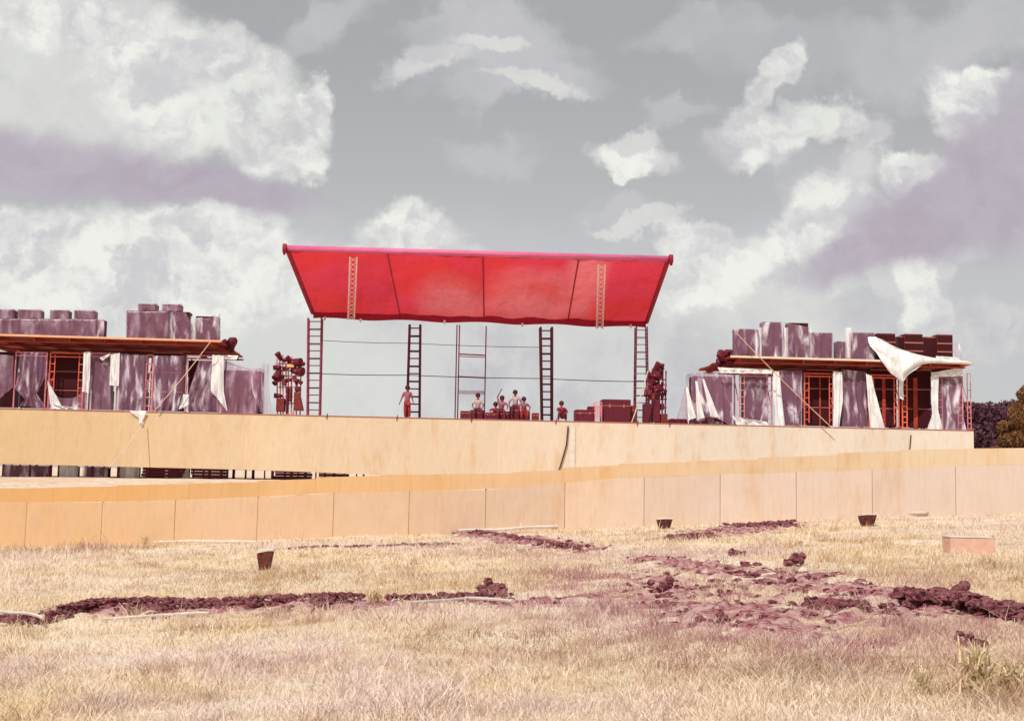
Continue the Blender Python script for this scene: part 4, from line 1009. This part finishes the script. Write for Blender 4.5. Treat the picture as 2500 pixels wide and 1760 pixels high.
stR = [(1818, 1876, 908), (1905, 1957, 902), (1968, 2034, 902), (2056, 2114, 902), (2124, 2190, 902), (2206, 2274, 902), (2292, 2350, 912)]
for i, (a, b, y) in enumerate(stR):
    yb = DY(a)
    for k in range(3):
        ya = y+(yb-y)*k/3; yc = y+(yb-y)*(k+1)/3-.4
        cab(a, b, ya, yc, 1.6, 'trim' if i in (2, 4, 5) else 'plain', f'{["top", "middle", "bottom"][k]} cabinet of the {ordn[i]} stack from the left below the right platform', 1.2)
frame(1806, 1884, 912, DY(1840), FV, 'pipe_pink', 'pink scaffold frame at the left end under the right platform', bars=(0, .05))
frame(1964, 2036, 912, DY(2000), FV, 'pipe_orange', 'bright orange scaffold frame with double crossbar under the right platform', bars=(0, .055))
frame(2122, 2194, 916, DY(2150), FV, 'pipe_orange', 'orange scaffold frame half behind the white sheet under the right platform', bars=(0, .05))
frame(2203, 2214, 914, DY(2210), FV, 'pipe_orange', 'narrow orange scaffold ladder under the big white sheet', bars=(0, .2, .4, .6, .7, .8, .9), dbl=False)
frame(2290, 2350, 914, DY(2320), FV, 'pipe_pink', 'pink scaffold frame at the right end under the right platform', bars=(0, .05))
frame(2362, 2370, 912, DY(2366), FV+.5, 'pipe_pink', 'thin pink scaffold ladder outside the right end of the right wing', bars=(0, .3, .5, .6, .7, .8, .9), dbl=False, r=.03)
for i, (a, b) in enumerate([(2000, 2004), (2154, 2162), (2230, 2240)]):
    m = MB(); p, q = pbox(a, b, 922, DY(a), 1.5, .05); m.box(p, q); one('timber_post', m, 'plank_under', p, f'{hn[i]} thin reddish upright between the stacked cabinets below the right platform', 'post', 'reddish uprights below the right platform')
sheet('film over the first stack under the right platform', [(1818, 912), (1818, 1000), (1826, 1040)], [(1876, 912), (1876, 1010), (1872, 1042)], SV+.3, 'film', 3, .08, 24, 24, seed=71, wrap=.5)
sheet('white film heap at the foot of the left pink frame on the right', [(1786, 1014), (1800, 1040)], [(1812, 1020), (1872, 1030), (1880, 1042)], SV-.1, 'film_white', 3, .1, 20, 12, seed=72)
sheet('white flaring curtain left of the second stack on the right', [(1888, 906), (1888, 970), (1892, 1046)], [(1902, 906), (1910, 970), (1918, 1046)], SV-.1, 'film_white', 2, .08, 14, 24, seed=73)
sheet('lilac film curtain over the second stack under the right platform', [(1903, 904), (1908, 960), (1914, 1045)], [(1960, 906), (1960, 975), (1958, 1046)], SV, 'film', 5, .08, 26, 24, seed=74, wrap=.5)
sheet('tall white curtain right of the orange frame on the right', [(2034, 906), (2036, 970), (2034, 1047)], [(2056, 908), (2058, 980), (2048, 1047)], SV-.1, 'film_white', 2, .08, 14, 26, seed=75)
sheet('crumpled film over the fourth stack under the right platform', [(2056, 902), (2058, 980), (2060, 1046)], [(2116, 908), (2116, 980), (2122, 1048)], SV+.2, 'film', 4, .1, 26, 26, seed=76, wrap=.5)
sheet('white curtain flaring to the right of the fourth stack on the right', [(2114, 912), (2118, 980), (2124, 1049)], [(2128, 918), (2142, 980), (2160, 1050)], SV-.1, 'film_white', 2, .1, 16, 26, seed=77)
sheet('narrow white film below the big sheet on the right', [(2194, 916), (2196, 972)], [(2206, 918), (2206, 976)], SV-.1, 'film_white', 1, .05, 8, 16, seed=78)
sheet('white curtain right of the widest dark stack on the right', [(2274, 908), (2276, 1010), (2264, 1050)], [(2292, 912), (2290, 1000), (2300, 1051)], SV-.1, 'film_white', 2, .08, 14, 26, seed=79)
sheet('film over the seventh stack at the right end of the right wing', [(2294, 914), (2294, 980), (2300, 1051)], [(2350, 914), (2348, 980), (2362, 1052)], SV+.2, 'film', 3, .1, 26, 26, seed=80, wrap=.5)
if 0: sheet('x', [(2140, 1049), (2146, 1062)], [(2300, 1051), (2290, 1058)], -.12, 'film_white', 4, .04, 26, 8, seed=81)
pile('film covered pile with white folds left of the right wing', [(1682, 912), (1700, 911), (1750, 913), (1790, 918)], .9, 1.8, 'film', 9)
for i, (x0, y0, x1, y1) in enumerate([(1676, 945, 1690, 1026), (1699, 930, 1712, 1030), (1716, 925, 1745, 1022)]):
    sheet(f'{hn[i]} of three white film folds slanting down the covered pile on the right', [(x0-2, y0), (x1-9, y1)], [(x0+3, y0), (x1+9, y1-6)], .35, 'film_white', 1, .05, 8, 18, seed=90+i)
mb = MB(); a, b = pbox(1684, 1786, 1020, 1040, .2, .6)
mb.grid(lambda s, t: Vector((a[0]+(b[0]-a[0])*s, .2+.6*t, a[2]+.62*math.sin(math.pi*s)*math.cos(math.pi*(t-.3)*.6))), 20, 6); one('dark_tarp', mb, 'dark_gear', a, 'dark tarp arching at the foot of the covered pile on the right', 'tarp', smooth=True)
sheet('pale lilac film peak left of the covered pile on the right', [(1668, 945), (1660, 990), (1648, 1030)], [(1674, 945), (1680, 990), (1682, 1034)], .9, 'film', 3, .1, 16, 20, seed=95)

# ------------------------------------------------------------------ gear on the stage
def light_rack(spec, label, base_px, v):
    b = ST.px(base_px, 1000, v); zb = DECKZ(b.x); r = Root('lighting_rack', (b.x, v, zb), label, 'lighting rack', 'lighting racks beside the opening')
    for x0, x1, y0 in spec['poles']:
        t = ST.px(x0, y0, v); q = ST.px(x1, 1000, v); m = MB(); m.tube((q.x, v, zb), t, .05); m.build('pole', spec.get('pm', 'pipe_pink'), r)
    for y, xa, xb in spec['bars']:
        m = MB(); m.tube(ST.px(xa, y, v), ST.px(xb, y, v), .045); m.build('crossbar', spec.get('pm', 'pipe_pink'), r)
    for x, y, s, ang in spec['lamps']:
        p = ST.px(x, y, v-.25); d = Vector((math.cos(R(ang)), -.5, math.sin(R(ang)))).normalized(); m = MB()
        m.tube(p-d*s*.42, p+d*s*.42, s*.25, 10, s*.36); m.tube(p-d*s*.65, p-d*s*.42, s*.14, 8, s*.25); la = m.build('lamp', 'dark_gear', r)
        m = MB(); m.tube(p-d.cross(Vector((0, 0, 1)))*s*.45, p+d.cross(Vector((0, 0, 1)))*s*.45, .03); m.build('yoke', 'pipe_pink', la)
    for x0, x1, y0, y1, mm in spec['boxes']:
        a, c = pbox(x0, x1, y0, y1, v-.4, .7); m = MB(); m.cbox(a, c, .03); m.build('box', mm, r)
light_rack(dict(poles=[(690, 692, 866), (704, 704, 880), (712, 712, 870), (727, 716, 930), (676, 678, 876), (683, 686, 872), (735, 733, 890), (698, 700, 890), (722, 724, 884)], bars=[(918, 673, 738), (930, 674, 735), (985, 676, 735), (875, 678, 712), (888, 672, 745), (905, 674, 740), (945, 680, 735), (968, 674, 715)],
    lamps=[(681, 869, .55, 120), (700, 877, .5, 30), (722, 885, .9, -4), (737, 888, .4, -10), (676, 897, .5, 190), (728, 906, .85, -8), (677, 915, .75, 250), (674, 932, .5, 230), (698, 899, .45, 200), (722, 928, .5, -50), (704, 928, .4, 200), (678, 966, .5, 180), (732, 932, .4, -40), (690, 922, .4, 90)],
    boxes=[(674, 694, 972, 1004, 'brown_gear'), (716, 736, 880, 890, 'dark_gear'), (718, 738, 900, 914, 'dark_gear'), (672, 684, 905, 930, 'dark_gear'), (687, 697, 925, 940, 'brown_gear'), (705, 711, 946, 980, 'brown_gear'), (719, 733, 944, 955, 'dark_gear'), (700, 718, 889, 897, 'yellow'), (698, 703, 946, 1008, 'dark_gear')]),
    'cluttered rack of dark lamps and boxes left of the leftmost mast', 700, 2.)
mb = MB(); a, b = pbox(717, 739, 957, 1001, 1.4, 1.); mb.poly([(a[0], a[1], a[2]), (b[0], a[1], a[2]), (b[0], b[1], a[2]), (a[0], b[1], a[2]), (a[0], a[1], b[2]), (b[0]-.28, a[1], b[2]), (b[0]-.28, b[1], b[2]), (a[0], b[1], b[2])],
    [(0, 3, 2, 1), (4, 5, 6, 7), (0, 1, 5, 4), (1, 2, 6, 5), (2, 3, 7, 6), (3, 0, 4, 7)])
one('wedge_case', mb, 'brown_gear', a, 'tall dark wedge shaped case beside the leftmost mast', 'case')
light_rack(dict(pm='pipe_rose', poles=[(1619, 1616, 888), (1626, 1624, 905), (1586, 1584, 905), (1600, 1600, 890), (1593, 1592, 900), (1609, 1608, 885), (1578, 1577, 940), (1605, 1604, 895)], bars=[(900, 1594, 1622), (927, 1580, 1626), (952, 1578, 1628), (975, 1576, 1628), (1012, 1576, 1630), (913, 1580, 1612), (940, 1578, 1628), (962, 1578, 1628), (995, 1600, 1628)],
    lamps=[(1604, 897, .75, 60), (1617, 895, .4, 90), (1602, 917, .8, 10), (1612, 912, .5, 90), (1588, 916, .4, 160), (1598, 932, .6, 180), (1606, 952, .8, 40), (1617, 938, .3, 90), (1594, 945, .5, 200), (1605, 968, .6, 90), (1617, 966, .4, 90), (1577, 960, .45, 270), (1586, 960, .45, 270), (1624, 958, .35, 90)],
    boxes=[(1594, 1612, 975, 1030, 'dark_gear'), (1593, 1611, 905, 918, 'dark_gear'), (1596, 1612, 940, 960, 'dark_gear'), (1590, 1600, 960, 975, 'brown_gear'), (1572, 1590, 985, 1032, 'dark_gear'), (1614, 1622, 985, 1000, 'dark_gear'), (1614, 1630, 1010, 1033, 'brown_gear')]),
    'tall dark rack of lamps right of the rightmost mast', 1604, 2.)
# road cases, bench, clutter
def case(x0, x1, y0, y1, v, dep, label, m='dark_gear', name='road_case'):
    a, b = pbox(x0, x1, y0, y1, v, dep); a = (a[0], a[1], DECKZ(a[0])); r = Root(name, ((a[0]+b[0])/2, v, a[2]), label, 'case', 'dark cases on the stage')
    q = MB(); q.cbox(a, b, .03); q.build('body', m, r); H = b[2]-a[2]
    q = MB(); q.box((a[0]-.01, v-.012, a[2]+H*.72), (b[0]+.01, v-.003, a[2]+H*.72+.04)); q.build('lid_strip', 'trim', r)
    for f in (.25, .75):
        x = a[0]+(b[0]-a[0])*f; q = MB(); q.box((x-.06, v-.03, a[2]+H*.66), (x+.06, v-.013, a[2]+H*.8)); q.build('latch', 'trim', r)
case(1405, 1452, 1000, 1031, 1.5, 1.2, 'low dark case at the left of the case row near the right mast')
case(1436, 1453, 992, 1001, 1.8, .8, 'small dark case topping the low left case')
case(1471, 1540, 975, 1032, 1.5, 1.4, 'large dark case at the right of the case row')
case(1540, 1556, 990, 1032, 2.2, 1., 'narrow dark case between the large case and the right mast', 'brown_gear')
frame(1453, 1469, 982, 1031, 1.2, 'pipe_pink', 'low pink scaffold end between the two dark cases', bars=(0, .2), dbl=True, r=.03, dep=.8)
case(1124, 1147, 1003, 1024, 1.2, .9, 'leftmost low dark case under the seated people')
case(1148, 1182, 1001, 1025, 1.4, .9, 'low dark case under the person sitting alone left of the group')
case(1182, 1214, 1007, 1025, 1.2, .9, 'low dark case left of the person with a raised arm')
case(1215, 1244, 1004, 1026, 1.5, .9, 'low dark case under the person with a raised arm')
case(1245, 1268, 992, 1026, 1.7, .9, 'taller dark case under the person in a white shirt')
case(1269, 1294, 1003, 1027, 1.5, .9, 'low brown case under the rightmost of the seated group', 'brown_gear')
case(1300, 1316, 1008, 1027, 3, .9, 'small brown case left of the third mast', 'brown_gear')
# coiled cables and low clutter along the edge at right
for i, x in enumerate((1640, 1655, 1668)):
    p = ST.px(x, 1030, .6); p.z = DECKZ(p.x); m = MB()
    for k in range(5):
        m.path([p+Vector((math.cos(t/10*2*math.pi)*(.3-.02*k), math.sin(t/10*2*math.pi)*.3, .05+k*.06+.02*math.sin(t))) for t in range(11)], .04)
    one('cable_coil', m, 'dark_gear', p, f'{hn[i]} of three dark cable coils at the foot of the covered pile', 'cable coil', 'cable coils')

# ------------------------------------------------------------------ people
def skin_part(name, pts, edges, m, parent, rootv=0, lvl=1):
    me = bpy.data.meshes.new(name); me.from_pydata([tuple(Vector(p)-parent.base) for p, r in pts], edges, []); me.update()
    o = bpy.data.objects.new(name, me); COL.objects.link(o); o.parent = parent.o
    sk = o.modifiers.new('skin', 'SKIN'); sk.use_smooth_shade = True
    ly = me.skin_vertices[0].data if me.skin_vertices else None
    if ly is None:
        bpy.context.view_layer.update(); 
    for i, (p, r) in enumerate(pts):
        d = me.skin_vertices[0].data[i]; d.radius = (r, r) if not isinstance(r, tuple) else r; d.use_root = (i == rootv)
    sb = o.modifiers.new('sub', 'SUBSURF'); sb.levels = lvl; sb.render_levels = lvl
    me.materials.append(M[m]); return o
def person(label, head_px, v, hip, knees, feet, hands, elbows, shirt, trousers, lean=(0, 0), face=-1, hair=True, hl=.0):
    """Joint positions are offsets in metres from the deck below the head (x, depth, z)."""
    h = ST.px(head_px[0], head_px[1], v); zb = DECKZ(h.x); O = Vector((h.x, v, zb)); H = h.z-zb
    r = Root('person', O, label, 'person', 'people on the stage')
    V = lambda t: O+Vector(t)
    hip = V(hip); head = Vector((h.x, v, h.z)); neck = head+Vector((lean[0]*-.1, .03, -.2)); chest = neck.lerp(hip, .38); sh = neck+Vector((0, 0, -.06))
    sl, sr = sh+Vector((-.19, 0, -.02)), sh+Vector((.19, 0, -.02)); hl_, hr = hip+Vector((-.1, 0, -.03)), hip+Vector((.1, 0, -.03))
    kl, kr = map(V, knees); fl, fr_ = map(V, feet); el, er = map(V, elbows); al, ar = map(V, hands)
    pts = [(hip, .14), (chest, .15), (sh, .10), (neck, .058), (head+Vector((0, 0, -.07)), .075), (head+Vector((0, .01, .03)), .098), (head+Vector((0, .01, .11)), .07),
           (sl, .062), (el, .045), (al, .03), (sr, .062), (er, .045), (ar, .03), (hl_, .095), (kl, .062), (fl+Vector((0, 0, .08)), .042), (fl+Vector((0, -.16, .03)), .035),
           (hr, .095), (kr, .062), (fr_+Vector((0, 0, .08)), .042), (fr_+Vector((0, -.16, .03)), .035)]
    ed = [(0, 1), (1, 2), (2, 3), (3, 4), (4, 5), (5, 6), (2, 7), (7, 8), (8, 9), (2, 10), (10, 11), (11, 12), (0, 13), (13, 14), (14, 15), (15, 16), (0, 17), (17, 18), (18, 19), (19, 20)]
    for (ix, e, w) in ((9, el, al), (12, er, ar)):      # palm, thumb and four fingers
        d = (w-e).normalized(); s = d.orthogonal().normalized(); n = len(pts); pts.append((w+d*.07, .026)); ed.append((ix, n))
        for k, L in enumerate((.055, .07, .075, .06)):
            o = s*(.027-.018*k); a = len(pts); pts += [(w+d*.09+o, .0085), (w+d*(.09+L)+o+Vector((0, 0, -.012)), .008)]; ed += [(n, a), (a, a+1)]
        a = len(pts); pts += [(w+d*.03+s*.035, .010), (w+d*.075+s*.055, .009)]; ed += [(ix, a), (a, a+1)]
    skin_part('body', pts, ed, 'skin', r)
    skin_part('shirt', [(hip+Vector((0, 0, .02)), .155), (chest, .175), (sh+Vector((0, 0, -.01)), .125), (sl, .085), (sl.lerp(el, .75), .07), (sr, .085), (sr.lerp(er, .75), .07)], [(0, 1), (1, 2), (2, 3), (3, 4), (2, 5), (5, 6)], shirt, r)
    skin_part('trousers', [(hip, .16), (hl_, .115), (kl, .085), (fl+Vector((0, 0, .12)), .075), (hr, .115), (kr, .085), (fr_+Vector((0, 0, .12)), .075)], [(0, 1), (1, 2), (2, 3), (0, 4), (4, 5), (5, 6)], trousers, r)
    m = MB(); m.ball(head+Vector((0, .04, .05)), .155, .95, .9, 1.05, 12, .2, 1)
    if hl: m.ball(head+Vector((0, .06, -.05)), .12, 1.0, .8, 1.3, 12, .15, 2)
    m.build('hair', 'hair', r, smooth=True)
    m = MB(); m.ball(head+Vector((0, -.105, 0)), .02, .8, 1.2, 1.4, 8); m.build('nose', 'skin', r, smooth=True)
    for s in (-.035, .035): m = MB(); m.ball(head+Vector((s, -.095, .035)), .014, 1, .6, .7, 8); m.build('eye', 'hair', r)
    m = MB(); m.ball(head+Vector((0, -.092, -.05)), .022, 1.2, .5, .3, 8); m.build('mouth', 'cloth_maroon', r)
    for f in (fl, fr_):
        m = MB(); m.ball(f+Vector((0, -.08, .05)), .1, .5, 1.35, .5, 10); m.build('shoe', 'dark_gear', r, smooth=True)
    r.o.scale = (1.12, 1.12, 1.04)
    return r
person('person standing at the foot of the second mast in red trousers and pink shirt', (995, 951), 1.2, (.0, 0, .95), [(-.12, -.05, .5), (.14, 0, .5)], [(-.1, 0, 0), (.14, .05, 0)],
       [(-.42, -.2, .95), (.35, -.2, 1.05)], [(-.34, 0, 1.2), (.30, 0, 1.2)], 'shirt_pink', 'cloth_red')
person('person sitting alone on a dark case with head bowed, left of the group', (1167, 969), 1.6, (.02, .15, .68), [(-.2, -.4, .65), (.2, -.4, .65)], [(-.25, -.45, .15), (.22, -.4, .15)],
       [(-.25, -.35, .75), (.25, -.35, .75)], [(-.33, -.05, .95), (.33, -.05, .95)], 'shirt_white', 'cloth_maroon')
person('person in pink with one arm raised in the seated group', (1226, 975), 1.6, (-.06, .15, .65), [(-.25, -.4, .62), (.12, -.4, .62)], [(-.28, -.4, .1), (.12, -.42, .1)],
       [(-.1, -.1, 1.88), (.3, -.3, .8)], [(-.28, 0, 1.5), (.34, -.05, .95)], 'shirt_pink', 'cloth_maroon', hl=1)
person('person in red seated left of the raised arm', (1210, 990), 2.2, (0, .1, .5), [(-.2, -.4, .5), (.2, -.4, .5)], [(-.2, -.4, .0), (.2, -.4, .0)],
       [(-.3, -.3, .55), (.2, -.3, .55)], [(-.35, 0, .7), (.3, 0, .7)], 'shirt_red', 'cloth_red')
person('person in a white shirt sitting highest in the group', (1258, 962), 1.9, (.04, .15, .95), [(-.2, -.35, .9), (.2, -.35, .9)], [(-.2, -.4, .4), (.2, -.4, .4)],
       [(-.35, -.35, .95), (.3, -.3, 1.0)], [(-.36, -.05, 1.15), (.38, 0, 1.2)], 'shirt_white', 'cloth_maroon')
person('person in a pale shirt at the right of the seated group', (1279, 978), 1.6, (.04, .15, .65), [(-.15, -.4, .62), (.2, -.4, .62)], [(-.15, -.4, .1), (.2, -.4, .1)],
       [(-.1, -.35, .75), (.3, -.3, .7)], [(-.3, -.05, .9), (.38, 0, .9)], 'shirt_pink', 'cloth_red')
person('person in a dark red jacket crouching on the stage edge right of the third mast', (1371, 988), .7, (.12, .15, .38), [(-.14, -.25, .62), (.22, -.25, .55)], [(-.2, -.2, .0), (.25, -.15, .0)],
       [(-.15, -.3, .6), (.2, -.3, .5)], [(-.27, -.05, .72), (.38, -.02, .6)], 'shirt_red', 'cloth_maroon', lean=(.1, 0))

# ------------------------------------------------------------------ trees at the right
def leaf_cloud(C, rad, n, size, seed):
    g = np.random.default_rng(seed); k = len(C); idx = g.integers(0, k, n); C = np.array(C); rad = np.array(rad)
    d = g.normal(size=(n, 3)); d /= np.linalg.norm(d, axis=1)[:, None]; rr = rad[idx]*g.uniform(.55, 1.08, n)
    P = C[idx]+d*rr[:, None]; u = g.normal(size=(n, 3)); u /= np.linalg.norm(u, axis=1)[:, None]; w = np.cross(u, g.normal(size=(n, 3))); w /= np.linalg.norm(w, axis=1)[:, None]
    s = size*g.uniform(.5, 1.2, n)[:, None]
    V = np.stack([P-u*s, P+w*s*.55, P+u*s, P-w*s*.55], 1).reshape(-1, 3); F = np.arange(4*n).reshape(n, 4)
    return V, F, np.repeat(g.uniform(0, 1, n), 4)
def trees():
    g = random.Random(3); C = []; rd = []
    def at(px, py, y): d = ray(px, py); return Vector((0, 0, EYE))+d*(y/d.y)
    for k in range(60):
        x = 2290+k*8+g.uniform(-4, 4); y = 175+g.uniform(-8, 14); top = 982+g.uniform(-4, 6)
        if x > 2450: top -= 4
        p = at(x, top, y); r = g.uniform(1.6, 2.6)
        for j in range(4): C.append((p.x+g.uniform(-1, 1), y+g.uniform(-2, 2), p.z-r-j*2.2)); rd.append(r)
    V, F, rn = leaf_cloud(C, rd, 60000, .42, 5)
    o = bpy.data.objects.new('far_woods', tri_mesh('far_woods', V, F, rn, 'wood_far')); COL.objects.link(o)
    props(o, 'dark purplish band of distant woods beyond the right end of the stage', 'woods', kind='stuff')
    y = 120; specs = [(2500, 935, 2.0, 'brown leaved tree at the right edge in front of the distant woods'), (2475, 985, 1.7, 'lower brown tree left of the edge tree, before the distant woods')]
    for i, (px, py, cr, lab) in enumerate(specs):
        p = at(px, py, y-i*3); z0 = .8; r = Root('tree', (p.x, p.y, z0), lab, 'tree', 'brown trees at the right', fr=WO)
        H = p.z-z0; m = MB(); m.tube((p.x, p.y, z0-.2), (p.x+.2, p.y, z0+H*.5), .22, 8, .12)
        cc, rr = [], []
        for k in range(16):
            a = g.uniform(0, 6.28); q = g.uniform(0, 1)**.6*cr*.9; z = z0+H*g.uniform(.28, .9); q *= (1.15-.75*abs((z-z0)/H-.5)*2*.8)
            c = (p.x+math.cos(a)*q, p.y+math.sin(a)*q, z); cc.append(c); rr.append(g.uniform(.45, .9))
            m.tube((p.x+.1, p.y, z0+H*.3), c, .05, 5, .02)
        m.build('trunk', 'bark', r)
        V, F, rn = leaf_cloud(np.array(cc)-np.array(r.base), rr, 9000, .16, 7+i)
        o = bpy.data.objects.new('crown', tri_mesh('crown', V, F, rn, 'leaf_brown')); COL.objects.link(o); o.parent = r.o
trees()

# ------------------------------------------------------------------ tidy
for o in list(bpy.data.objects):
    if '_b' in o.keys(): del o['_b']
